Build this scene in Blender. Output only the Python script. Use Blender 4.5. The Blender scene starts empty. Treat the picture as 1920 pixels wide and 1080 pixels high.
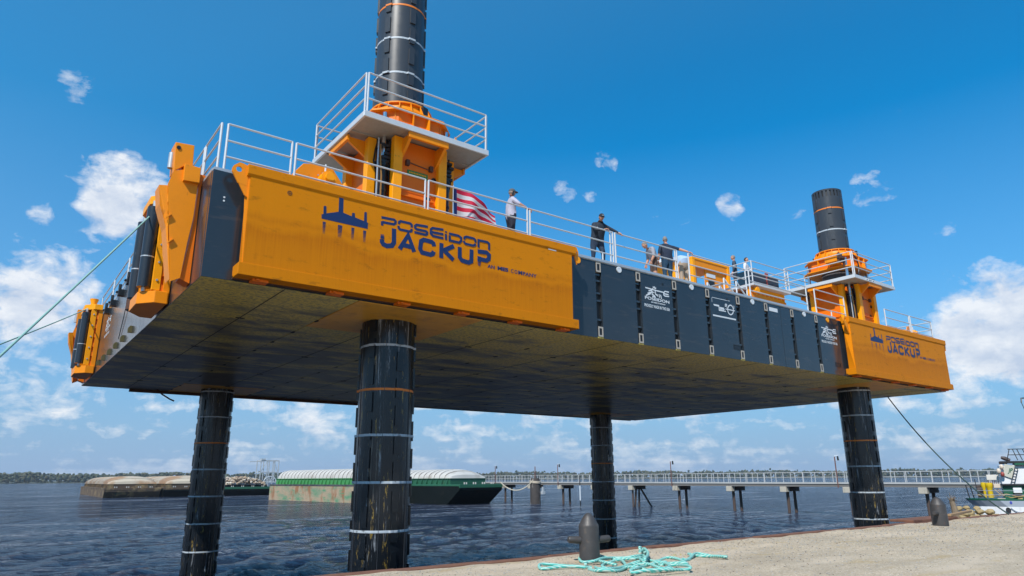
import bpy, bmesh, math, random, json
import numpy as np
from mathutils import Vector, Matrix, Quaternion
R = math.radians; PI = math.pi
sc = bpy.context.scene
col = sc.collection
rng = random.Random(7)

# ------------------------------------------------------------------ camera
cam = bpy.data.objects.new('camera', bpy.data.cameras.new('camera'))
col.objects.link(cam)
cr, cu, cd = Vector((0.80065304, -0.59910064, -0.00575719)), Vector((-0.15521316, -0.21669281, 0.96382213)), Vector((0.578674, 0.77079352, 0.26648405))
m4 = Matrix((( cr.x, cu.x, -cd.x, -3.02748), (cr.y, cu.y, -cd.y, -14.76473), (cr.z, cu.z, -cd.z, 4.6), (0, 0, 0, 1)))
cam.matrix_world = m4
cam.data.sensor_width = 36.0
cam.data.lens = 24.15
cam.data.clip_start = 0.1
cam.data.clip_end = 60000
sc.camera = cam

# ------------------------------------------------------------------ sun and sky
SUN = Vector((-0.584, -0.314, 0.748)).normalized()
sl = bpy.data.lights.new('sun', 'SUN'); sl.energy = 4.9; sl.angle = R(0.53); sl.color = (1.0, 0.955, 0.88)
so = bpy.data.objects.new('sun', sl); col.objects.link(so)
so.rotation_euler = SUN.to_track_quat('Z', 'Y').to_euler(); so.location = (-30, -30, 60)
sc.view_settings.view_transform = 'Standard'
sc.view_settings.look = 'None'
sc.view_settings.gamma = 1.0
sc.view_settings.exposure = 0.08
try: sc.view_settings.use_curve_mapping = False
except Exception: pass
sc.cycles.max_bounces = 7
sc.cycles.sample_clamp_indirect = 6.0

class N:
    """small node-graph helper"""
    def __init__(s, tree): s.t = tree; s.n = tree.nodes; s.l = tree.links
    def new(s, kind, **kw):
        nd = s.n.new(kind)
        for k, v in kw.items():
            if k.startswith('i_'):
                nd.inputs[k[2:].replace('_', ' ')].default_value = v
            else: setattr(nd, k, v)
        return nd
    def link(s, a, b): s.l.new(a, b)
    def math(s, op, a, b=None, c=None, clamp=False):
        nd = s.n.new('ShaderNodeMath'); nd.operation = op; nd.use_clamp = clamp
        for i, v in enumerate((a, b, c)):
            if v is None: continue
            if isinstance(v, (int, float)): nd.inputs[i].default_value = v
            else: s.l.new(v, nd.inputs[i])
        return nd.outputs[0]
    def noise(s, vec, scale, detail=4, rough=.55, dist=0.0):
        nd = s.n.new('ShaderNodeTexNoise'); nd.inputs['Scale'].default_value = scale
        nd.inputs['Detail'].default_value = detail; nd.inputs['Roughness'].default_value = rough
        nd.inputs['Distortion'].default_value = dist
        if vec is not None: s.l.new(vec, nd.inputs['Vector'])
        return nd.outputs['Fac']
    def ramp(s, fac, stops, interp='LINEAR'):
        nd = s.n.new('ShaderNodeValToRGB'); nd.color_ramp.interpolation = interp
        e = nd.color_ramp.elements
        while len(e) < len(stops): e.new(0.5)
        for k, (p, c) in enumerate(stops):
            e[k].position = p
            e[k].color = (c, c, c, 1) if isinstance(c, (int, float)) else (*c, 1)
        s.l.new(fac, nd.inputs[0]); return nd.outputs[0]
    def mix(s, fac, a, b, mode='MIX'):
        nd = s.n.new('ShaderNodeMix'); nd.data_type = 'RGBA'; nd.blend_type = mode
        for i, v in ((0, fac), (6, a), (7, b)):
            if isinstance(v, (int, float)): nd.inputs[i].default_value = v
            elif isinstance(v, tuple): nd.inputs[i].default_value = (*v, 1)
            else: s.l.new(v, nd.inputs[i])
        return nd.outputs[2]
    def mapping(s, vec, scale=(1, 1, 1), rot=(0, 0, 0), loc=(0, 0, 0)):
        nd = s.n.new('ShaderNodeMapping'); nd.inputs['Scale'].default_value = scale
        nd.inputs['Rotation'].default_value = rot; nd.inputs['Location'].default_value = loc
        s.l.new(vec, nd.inputs['Vector']); return nd.outputs[0]
    def vmath(s, op, a, b=None):
        nd = s.n.new('ShaderNodeVectorMath'); nd.operation = op
        for i, v in enumerate((a, b)):
            if v is None: continue
            if isinstance(v, (tuple, Vector)): nd.inputs[i].default_value = tuple(v)
            else: s.l.new(v, nd.inputs[i])
        return nd

w = bpy.data.worlds.new('World'); sc.world = w; w.use_nodes = True
g = N(w.node_tree); g.n.clear()
sky = g.new('ShaderNodeTexSky', sky_type='NISHITA', sun_disc=False)
sky.sun_elevation = math.asin(SUN.z); sky.sun_rotation = math.atan2(SUN.x, SUN.y)
sky.air_density = 1.0; sky.dust_density = 0.6; sky.ozone_density = 1.6; sky.altitude = 0
hsv = g.new('ShaderNodeHueSaturation'); hsv.inputs['Saturation'].default_value = 1.16; hsv.inputs['Value'].default_value = 1.0
g.link(g.mix(1.0, sky.outputs[0], (0.50, 1.30, 1.66), 'MULTIPLY'), hsv.inputs['Color'])
tc = g.new('ShaderNodeTexCoord'); D = tc.outputs['Generated']
sep = g.new('ShaderNodeSeparateXYZ'); g.link(D, sep.inputs[0]); z = sep.outputs[2]
def cloud_density(zoff):
    """fractal cumulus field on the sky sphere, denser towards the horizon and in a few banks"""
    zz = g.math('MAXIMUM', g.math('ADD', z, zoff), 0.0)
    den = g.math('ADD', zz, 0.09)
    cb = g.new('ShaderNodeCombineXYZ'); g.link(g.math('DIVIDE', sep.outputs[0], den), cb.inputs[0]); g.link(g.math('DIVIDE', sep.outputs[1], den), cb.inputs[1])
    n1 = g.noise(cb.outputs[0], 1.3, 5, .55)
    n2 = g.noise(g.mapping(D, (13, 13, 26), loc=(3.1, 1.7, zoff * 26)), 1.0, 8, .60, .25)
    n3 = g.noise(g.mapping(D, (34, 34, 44), loc=(5.1, 2.7, zoff * 44)), 1.0, 7, .62, .4)
    n = g.math('ADD', g.math('ADD', g.math('MULTIPLY', n1, .25), g.math('MULTIPLY', n2, .45)), g.math('MULTIPLY', n3, .30))
    n = g.math('ADD', g.math('MULTIPLY', g.math('SUBTRACT', n, .5), 2.1), .5)
    bias = g.math('SUBTRACT', g.ramp(z, [(0.0, .34), (0.045, .345), (0.10, .335), (0.16, .27), (0.25, .14), (0.45, .06), (1, .08)]), .30)
    thr = g.math('ADD', n, bias)
    for (dx, dy, dz, rad, amp) in BIG:
        v = Vector((dx, dy, dz)).normalized()
        dt = g.vmath('DOT_PRODUCT', D, v).outputs['Value']
        mr = g.new('ShaderNodeMapRange', interpolation_type='SMOOTHSTEP')
        mr.inputs['From Min'].default_value = math.cos(rad); mr.inputs['From Max'].default_value = 1.0
        mr.inputs['To Min'].default_value = 0; mr.inputs['To Max'].default_value = amp
        g.link(dt, mr.inputs['Value']); thr = g.math('ADD', thr, mr.outputs[0])
    return thr
BIG = [(0.0908, 0.9301, 0.3560, 0.072, 0.42), (0.0800, 0.9466, 0.3103, 0.052, 0.28), (0.0241, 0.9715, 0.2256, 0.085, 0.34), (-0.0022, 0.9822, 0.1880, 0.06, 0.18),
    (0.9387, 0.2899, 0.1767, 0.088, 0.46), (0.9640, 0.2385, 0.1456, 0.08, 0.3), (0.9302, 0.3318, 0.1471, 0.05, 0.15), (0.0205, 0.8877, 0.4601, 0.035, 0.26), (0.0246, 0.9055, 0.4235, 0.035, 0.28),
    (0.6439, 0.6316, 0.4318, 0.028, 0.32), (0.6122, 0.6838, 0.3970, 0.028, 0.31), (0.6377, 0.6634, 0.3914, 0.016, 0.26), (0.7706, 0.5256, 0.3605, 0.026, 0.28), (0.8549, 0.3754, 0.3581, 0.040, 0.20), (0.0098, 0.9517, 0.3068, 0.022, 0.28), (0.8208, 0.4596, 0.3392, 0.018, 0.24),
    (-0.20, 0.95, 0.20, 0.18, 0.40), (-0.45, 0.86, 0.2, 0.25, 0.35)]
d0 = cloud_density(0.0); d1 = cloud_density(0.022)
alpha = g.ramp(d0, [(0.52, 0.0), (0.64, .42), (0.80, .95)])
shade = g.math('ADD', g.math('MULTIPLY', g.math('SUBTRACT', d1, d0), 1.7), g.math('ADD', g.math('MULTIPLY', g.math('SUBTRACT', d0, .6), .55), .20))
ccol = g.mix(g.ramp(shade, [(0.0, 0.0), (.75, 1.0)]), (8.9, 9.1, 9.4), (5.4, 6.2, 7.6))
sd = g.vmath('DOT_PRODUCT', D, SUN).outputs['Value']
glow = g.ramp(g.math('MULTIPLY_ADD', sd, .5, .5), [(0.30, 0.0), (0.42, .06), (0.52, .20), (0.75, .32), (1.0, .65)])
sunny = g.mix(glow, hsv.outputs[0], (1.6, 4.5, 7.6))
haze = g.mix(g.ramp(z, [(0.0, .97), (.05, .88), (.12, .70), (.25, .34), (.45, 0.0)]), sunny, (2.95, 4.25, 6.5))
fin = g.mix(g.math('MULTIPLY', alpha, g.ramp(z, [(0.0, .25), (.03, .75), (.08, .95)])), haze, ccol)
bg = g.new('ShaderNodeBackground'); bg.inputs['Strength'].default_value = 0.10
g.link(fin, bg.inputs['Color'])
out = g.new('ShaderNodeOutputWorld'); g.link(bg.outputs[0], out.inputs['Surface'])

# ------------------------------------------------------------------ geometry helpers
ORG = {}
def V(*a): return Vector(a)
class G:
    """collects shapes (world coordinates, or local to a rotated thing) and links them as ONE mesh"""
    def __init__(s): s.v = []; s.f = []; s.m = []; s.mi = 0
    def add(s, vs, fs):
        o = len(s.v); s.v.extend([tuple(p) for p in vs])
        for q in fs: s.f.append([o + i for i in q]); s.m.append(s.mi)
        return s
    def box(s, x0, x1, y0, y1, z0, z1):
        return s.add([(x0,y0,z0),(x1,y0,z0),(x1,y1,z0),(x0,y1,z0),(x0,y0,z1),(x1,y0,z1),(x1,y1,z1),(x0,y1,z1)],
                     [(0,3,2,1),(4,5,6,7),(0,1,5,4),(1,2,6,5),(2,3,7,6),(3,0,4,7)])
    def obox(s, c, ax, ay, az, hx, hy, hz):
        c = Vector(c); P = []
        for k in (-1, 1):
            for i, j in ((-1,-1),(1,-1),(1,1),(-1,1)): P.append(c + ax*hx*i + ay*hy*j + az*hz*k)
        return s.add(P, [(0,3,2,1),(4,5,6,7),(0,1,5,4),(1,2,6,5),(2,3,7,6),(3,0,4,7)])
    def bar(s, p, q, w, h=None, up=(0,0,1)):
        p, q = Vector(p), Vector(q); h = h or w; d = (q-p); L = d.length; d.normalize()
        up = Vector(up)
        if abs(d.dot(up)) > .98: up = Vector((0,1,0)) if abs(d.y) < .9 else Vector((1,0,0))
        sx = d.cross(up).normalized(); uz = sx.cross(d)
        return s.obox((p+q)/2, sx, d, uz, w/2, L/2, h/2)
    def cyl(s, p, q, r0, r1=None, n=10, caps=True):
        p, q = Vector(p), Vector(q); r1 = r0 if r1 is None else r1
        d = (q-p).normalized(); a = d.orthogonal().normalized(); b = d.cross(a)
        P = []
        for c, r in ((p, r0), (q, r1)):
            for i in range(n):
                t = 2*PI*i/n; P.append(c + (a*math.cos(t) + b*math.sin(t))*r)
        F = [(i, (i+1)%n, n+(i+1)%n, n+i) for i in range(n)]
        if caps: F += [tuple(range(n-1,-1,-1)), tuple(range(n, 2*n))]
        return s.add(P, F)
    def tube(s, pts, r, n=8, caps=True, rs=None):
        pts = [Vector(p) for p in pts]; P = []; m = len(pts); a = None
        for k, p in enumerate(pts):
            d = (pts[min(k+1, m-1)] - pts[max(k-1, 0)])
            if d.length < 1e-9: d = Vector((0,0,1))
            d.normalize()
            if a is None: a = d.orthogonal().normalized()
            a = (a - d*a.dot(d)); a = a.normalized() if a.length > 1e-6 else d.orthogonal().normalized()
            b = d.cross(a); rr = rs[k] if rs else r
            for i in range(n):
                t = 2*PI*i/n; P.append(p + (a*math.cos(t) + b*math.sin(t))*rr)
        F = [(k*n+i, k*n+(i+1)%n, (k+1)*n+(i+1)%n, (k+1)*n+i) for k in range(m-1) for i in range(n)]
        if caps: F += [tuple(range(n-1,-1,-1)), tuple(range((m-1)*n, m*n))]
        return s.add(P, F)
    def lathe(s, c, prof, n=24, caps=False):
        """prof: (r, z) pairs about a vertical axis through c"""
        c = Vector(c); P = []; m = len(prof)
        for r, zz in prof:
            for i in range(n):
                t = 2*PI*i/n; P.append(c + V(r*math.cos(t), r*math.sin(t), zz))
        F = [(k*n+i, k*n+(i+1)%n, (k+1)*n+(i+1)%n, (k+1)*n+i) for k in range(m-1) for i in range(n)]
        if caps: F += [tuple(range(n-1,-1,-1)), tuple(range((m-1)*n, m*n))]
        return s.add(P, F)
    def prism(s, poly, off):
        poly = [Vector(p) for p in poly]; off = Vector(off); n = len(poly)
        return s.add(poly + [p+off for p in poly], [tuple(range(n-1,-1,-1)), tuple(range(n, 2*n))] + [(i,(i+1)%n,n+(i+1)%n,n+i) for i in range(n)])
    def ico(s, c, r, sq=(1,1,1), jit=0.0, rnd=rng):
        t = (1+5**.5)/2
        b = [(-1,t,0),(1,t,0),(-1,-t,0),(1,-t,0),(0,-1,t),(0,1,t),(0,-1,-t),(0,1,-t),(t,0,-1),(t,0,1),(-t,0,-1),(-t,0,1)]
        L = (1+t*t)**.5; P = []
        for x, y, zz in b:
            k = r/L*(1+rnd.uniform(-jit, jit)); P.append((c[0]+x*k*sq[0], c[1]+y*k*sq[1], c[2]+zz*k*sq[2]))
        return s.add(P, [(0,11,5),(0,5,1),(0,1,7),(0,7,10),(0,10,11),(1,5,9),(5,11,4),(11,10,2),(10,7,6),(7,1,8),(3,9,4),(3,4,2),(3,2,6),(3,6,8),(3,8,9),(4,9,5),(2,4,11),(6,2,10),(8,6,7),(9,8,1)])
    def sphere(s, c, rx, ry, rz, n=12, m=8, warp=None):
        P = []; c = Vector(c)
        for j in range(m+1):
            ph = PI*j/m
            for i in range(n):
                t = 2*PI*i/n
                p = V(rx*math.sin(ph)*math.cos(t), ry*math.sin(ph)*math.sin(t), rz*math.cos(ph))
                if warp: p = warp(p)
                P.append(c+p)
        return s.add(P, [(j*n+i, (j+1)*n+i, (j+1)*n+(i+1)%n, j*n+(i+1)%n) for j in range(m) for i in range(n)])
    def ring(s, c, ax, r0, r1, depth, n=16):
        """flat washer with a hole, thick along ax"""
        c, ax = Vector(c), Vector(ax).normalized(); a = ax.orthogonal().normalized(); b = ax.cross(a); P = []
        for r, dd in ((r0,0),(r1,0),(r1,depth),(r0,depth)):
            for i in range(n):
                t = 2*PI*i/n; P.append(c + (a*math.cos(t)+b*math.sin(t))*r + ax*dd)
        F = []
        for k in range(4):
            for i in range(n): F.append((k*n+i, k*n+(i+1)%n, ((k+1)%4)*n+(i+1)%n, ((k+1)%4)*n+i))
        return s.add(P, F)
    def build(s, name, mats, parent=None, smooth=False, bevel=0):
        me = bpy.data.meshes.new(name)
        o = ORG.get(parent.name, Vector((0,0,0))) if parent else Vector((0,0,0))
        me.from_pydata([(p[0]-o[0], p[1]-o[1], p[2]-o[2]) for p in s.v], [], s.f)
        if not isinstance(mats, (list, tuple)): mats = [mats]
        for mm in mats: me.materials.append(mm)
        if len(mats) > 1: me.polygons.foreach_set('material_index', s.m)
        me.update()
        bm = bmesh.new(); bm.from_mesh(me); bmesh.ops.recalc_face_normals(bm, faces=bm.faces)
        if bevel:
            es = [e for e in bm.edges if len(e.link_faces) == 2 and e.calc_face_angle(0) > .6]
            bmesh.ops.bevel(bm, geom=es, offset=bevel, segments=1, affect='EDGES', clamp_overlap=True)
        bm.to_mesh(me); bm.free()
        if smooth:
            me.polygons.foreach_set('use_smooth', [True]*len(me.polygons))
            try: me.set_sharp_from_angle(angle=R(38))
            except Exception: pass
        ob = bpy.data.objects.new(name, me); col.objects.link(ob)
        if parent: ob.parent = parent; ORG[ob.name] = o
        return ob

def tag(o, label=None, cat=None, group=None, kind=None):
    if label: o['label'] = label
    if cat: o['category'] = cat
    if group: o['group'] = group
    if kind: o['kind'] = kind
    return o
def thing(name, label, cat, loc=(0,0,0), rotz=0, group=None, local=False):
    o = bpy.data.objects.new(name, None); col.objects.link(o); o.empty_display_size = .2
    o.location = loc; o.rotation_euler = (0, 0, rotz)
    ORG[o.name] = Vector((0,0,0)) if local else Vector(loc)
    return tag(o, label, cat, group)
def clone(o, parent, name=None, shift=(0,0,0), rot=None):
    c = o.copy(); c.parent = parent; c.location = Vector(shift)
    if rot is not None: c.rotation_euler = rot
    col.objects.link(c); ORG[c.name] = ORG.get(o.name, Vector((0,0,0)))
    return c
def copy_tree(o, loc=None, parent=None):
    c = o.copy(); col.objects.link(c); ORG[c.name] = ORG.get(o.name, Vector((0,0,0)))
    if parent: c.parent = parent
    if loc is not None: c.location = loc
    for ch in [x for x in KIDS.get(o.name, list(o.children))]: copy_tree(ch, None, c)
    return c
KIDS = {}
def ribbon(pts, wd, closed=False):
    """thick polyline in 2D -> list of quads (4 points) with mitred joints"""
    pts = [Vector((p[0], p[1])) for p in pts]; n = len(pts); Lf, Rt = [], []
    for i in range(n):
        if closed: a, b = pts[(i-1)%n], pts[(i+1)%n]
        else: a, b = pts[max(i-1,0)], pts[min(i+1,n-1)]
        d1 = (pts[i]-a); d2 = (b-pts[i])
        d1 = d1.normalized() if d1.length > 1e-9 else d2.normalized()
        d2 = d2.normalized() if d2.length > 1e-9 else d1
        nm = Vector((-(d1.y+d2.y), d1.x+d2.x))
        nm = nm.normalized() if nm.length > 1e-6 else Vector((-d1.y, d1.x))
        c = max(.55, nm.dot(Vector((-d1.y, d1.x))))
        Lf.append(pts[i]+nm*wd/2/c); Rt.append(pts[i]-nm*wd/2/c)
    q = []
    for i in range(n if closed else n-1):
        j = (i+1)%n; q.append((Lf[i], Rt[i], Rt[j], Lf[j]))
    return q
def decal(strokes, wd, fn, g, closed=False, step=(0,-.0007,0), k0=0):
    for k, s_ in enumerate(strokes):
        off = Vector(step)*(k+k0)
        ww = wd[k] if isinstance(wd, (list, tuple)) else wd
        for q in ribbon(s_, ww, closed): g.add([Vector(fn(*p))+off for p in q], [(0,1,2,3)])
def text2d(body, bold=0.0, spacing=1.0):
    cu_ = bpy.data.curves.new('t', 'FONT'); cu_.body = body; cu_.size = 1; cu_.offset = bold; cu_.space_character = spacing
    cu_.resolution_u = 3
    ob = bpy.data.objects.new('t', cu_); col.objects.link(ob)
    dg = bpy.context.evaluated_depsgraph_get()
    me = bpy.data.meshes.new_from_object(ob.evaluated_get(dg))
    vs = [(v.co.x, v.co.y) for v in me.vertices]; fs = [tuple(p.vertices) for p in me.polygons]
    bpy.data.objects.remove(ob); bpy.data.meshes.remove(me); bpy.data.curves.remove(cu_)
    x0 = min(p[0] for p in vs); x1 = max(p[0] for p in vs); y0 = min(p[1] for p in vs); y1 = max(p[1] for p in vs)
    return [((p[0]-x0)/(x1-x0), (p[1]-y0)/(y1-y0)) for p in vs], fs
def put_text(g, body, x0, x1, z0, z1, fn, bold=0.0):
    vs, fs = text2d(body, bold)
    g.add([fn(x0+(x1-x0)*a, z0+(z1-z0)*b) for a, b in vs], fs)

# ------------------------------------------------------------------ materials
def mat(name, base, rough=.5, metal=0.0, var=.12, vs=2.0, dirt=None, bump=.0, bs=30, coat=0.0, ior=1.5, stretch=(1,1,1), spec=.5, extra=None):
    m = bpy.data.materials.new(name); m.use_nodes = True; g = N(m.node_tree)
    b = g.n['Principled BSDF']; t = g.new('ShaderNodeTexCoord').outputs['Object']
    c = g.mix(g.noise(g.mapping(t, stretch), vs, 5, .6), tuple(x*(1-var) for x in base), tuple(min(1, x*(1+var)) for x in base))
    # dirt: list of (colour, scale, threshold, softness, amount, stretch)
    for (dc, dscale, th, soft, amt, st) in (dirt or []):
        f = g.noise(g.mapping(t, st), dscale, 6, .62)
        f = g.math('MULTIPLY', g.ramp(f, [(th, 0.0), (min(1, th+soft), 1.0)]), amt)
        c = g.mix(f, c, dc)
    if extra: c = extra(g, t, c)
    g.link(c, b.inputs['Base Color'])
    rr = g.math('ADD', g.math('MULTIPLY', g.noise(t, vs*3, 3), .16), rough-.08, clamp=True)
    g.link(rr, b.inputs['Roughness'])
    b.inputs['Metallic'].default_value = metal; b.inputs['IOR'].default_value = ior
    b.inputs['Specular IOR Level'].default_value = spec
    if coat: b.inputs['Coat Weight'].default_value = coat; b.inputs['Coat Roughness'].default_value = .06
    if bump:
        bn = g.new('ShaderNodeBump'); bn.inputs['Strength'].default_value = 1.0; bn.inputs['Distance'].default_value = bump
        g.link(g.noise(t, bs, 5, .6), bn.inputs['Height']); g.link(bn.outputs[0], b.inputs['Normal'])
    return m
RUST = (.13, .045, .016)
def side_bands(g, t, c):
    # scuffed horizontal weathering band across the panel and fine vertical runs
    sp = g.new('ShaderNodeSeparateXYZ'); g.link(t, sp.inputs[0])
    wob = g.math('MULTIPLY', g.math('SUBTRACT', g.noise(g.mapping(t, (.5, 1, .5)), 1.2, 4), .5), .9)
    zz = g.math('ADD', sp.outputs[2], wob)
    band = g.ramp(g.math('MULTIPLY', g.math('ADD', zz, .2), .38), [(0.0, 0.15), (.40, .5), (.50, .78), (.56, .12), (.60, .55), (.66, .05), (1, .12)])
    scr = g.ramp(g.noise(g.mapping(t, (26, 1, .7)), 1.0, 5, .7), [(.35, .45), (.65, 1.0)])
    c = g.mix(g.math('MULTIPLY', g.math('MULTIPLY', band, scr), .85), c, (.34, .085, .0015))
    sm = g.ramp(g.noise(g.mapping(t, (.9, 1, 2.2)), 2.2, 6, .7), [(.57, 0.0), (.70, 1.0)])
    return g.mix(g.math('MULTIPLY', sm, .55), c, (.15, .06, .006))
M = {}
M['panel_orange'] = mat('panel_orange', (.60, .20, .0012), .55, var=.08, vs=1.2, bump=.0015, bs=14, extra=side_bands, spec=.12)
M['orange'] = mat('orange', (.80, .25, .002), .45, spec=.3, var=.10, vs=3, dirt=[((.22,.07,.01), 5, .62, .1, .5, (1,1,.4))], bump=.001, bs=20)
M['deep_orange'] = mat('deep_orange', (.78, .165, .002), .45, spec=.3, var=.10, vs=3, dirt=[((.15,.04,.01), 6, .63, .1, .5, (1,1,.5))])
M['yellow'] = mat('yellow', (.95, .345, .0015), .45, spec=.3, var=.1, vs=4, dirt=[((.2,.09,.02), 7, .62, .1, .4, (1,1,1))])
M['navy'] = mat('navy_paint', (.006, .022, .10), .45, var=.15, vs=8)
M['white'] = mat('white_paint', (.62, .66, .70), .5, var=.06, vs=9)
def hull_extra(g, t, c):
    f = g.ramp(g.noise(g.mapping(t, (1, 1, 7)), .9, 6, .65), [(.55, 0.0), (.64, 1.0)])
    return g.mix(g.math('MULTIPLY', f, .35), c, (.075, .062, .055))
M['hull'] = mat('hull_black_paint', (.022, .030, .040), .16, var=.25, vs=1.0, bump=.0012, bs=2.2, extra=hull_extra, spec=.6)
M['hull_side'] = mat('hull_side_paint', (.03, .034, .04), .20, var=.25, vs=1.0, bump=.0025, bs=1.6, spec=.9)
M['gap'] = mat('recess_black', (.008, .009, .011), .5)
M['galv'] = mat('galvanised_steel', (.50, .52, .54), .42, .55, var=.12, vs=9, dirt=[((.25,.22,.2), 14, .62, .1, .4, (1,1,1))])
M['galv_pale'] = mat('pale_steel', (.60, .62, .64), .45, .25, var=.10, vs=7)
M['grating'] = mat('platform_grating', (.36, .34, .31), .6, .3, var=.2, vs=12, bump=.004, bs=60)
M['lug'] = mat('olive_lug', (.10,.085,.03), .6, var=.3, vs=20)
M['fitting'] = mat('corner_casting', (.40, .36, .31), .5, var=.12, vs=12)
M['black'] = mat('black_steel', (.012, .013, .015), .38, var=.2, vs=6)
M['rubber'] = mat('rubber_roller', (.018, .024, .034), .32, var=.2, vs=5, dirt=[((.12,.12,.12), 9, .63, .08, .5, (1,1,.3))])
M['rust'] = mat('rusty_steel', (.085, .036, .022), .75, var=.35, vs=5, bump=.003, bs=25)
M['hose'] = mat('hydraulic_hose', (.012, .012, .013), .4)
M['brass'] = mat('brass_hose', (.35, .17, .04), .45, .3)
M['chrome'] = mat('chrome_rod', (.6, .62, .65), .15, .95)
def leg_extra(g, t, c):
    # scraped paint: grey and ochre streaks that run down the tube
    s1 = g.ramp(g.noise(g.mapping(t, (5.5, 5.5, .35)), 1.0, 6, .72), [(.575, 0.0), (.64, 1.0)])
    s1b = g.ramp(g.noise(g.mapping(t, (8, 8, 1.5)), 1.3, 5, .7), [(.42, 0.0), (.55, 1.0)])
    c = g.mix(g.math('MULTIPLY', g.math('MULTIPLY', s1, s1b), .85), c, (.34, .37, .41))
    s2 = g.ramp(g.noise(g.mapping(t, (6, 6, .9), loc=(7, 3, 0)), 1.4, 7, .8), [(.595, 0.0), (.64, 1.0)])
    c = g.mix(g.math('MULTIPLY', s2, .85), c, (.38, .25, .04))
    s3 = g.ramp(g.noise(g.mapping(t, (14, 14, .5), loc=(2, 9, 1)), 1.0, 4, .6), [(.66, 0.0), (.70, 1.0)])
    return g.mix(g.math('MULTIPLY', s3, .5), c, (.28, .24, .2))
M['leg'] = mat('leg_black_paint', (.006, .008, .011), .24, var=.3, vs=2.0, bump=.001, bs=9, extra=leg_extra)
M['leg_clean'] = mat('leg_grey_paint', (.036, .040, .048), .34, var=.15, vs=2.0, dirt=[((.09,.095,.1), 3, .6, .1, .4, (4,4,.3))])
M['stripe_white'] = mat('stripe_white', (.42, .47, .52), .5, var=.2, vs=6, dirt=[((.03,.03,.03), 6, .56, .1, .8, (1,1,1))])
M['stripe_orange'] = mat('stripe_orange', (.72, .19, .015), .5, var=.15, vs=6, dirt=[((.05,.03,.02), 6, .60, .1, .6, (1,1,1))])
def soffit_extra(g, t, c):
    sp = g.new('ShaderNodeSeparateXYZ'); g.link(t, sp.inputs[0])
    near = g.ramp(g.math('MULTIPLY', sp.outputs[1], .06), [(0.0, .20), (.2, .13), (.45, .05), (.9, .0)])
    n1 = g.noise(g.mapping(t, (.30, .85, 1)), 1.0, 7, .66, .4)
    f = g.ramp(g.math('ADD', n1, near), [(.50, 0.0), (.64, 1.0)])
    sp2 = g.ramp(g.noise(g.mapping(t, (7, 11, 1)), 1.3, 6, .75), [(.40, .15), (.52, 1.0)])
    return g.mix(g.math('MULTIPLY', f, sp2), c, (.80, .61, .14))
M['soffit'] = mat('soffit_paint', (.17, .152, .125), .36, var=.3, vs=.8, extra=soffit_extra, bump=.0006, bs=2.5, spec=.12)
M['well_plate'] = mat('leg_well_plate', (.95, .43, .05), .42, var=.2, vs=1.3, dirt=[((.35,.10,.03), 1.8, .52, .2, .5, (1,1,1))])
M['seam'] = mat('seam_black', (.006, .006, .007), .6)

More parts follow.
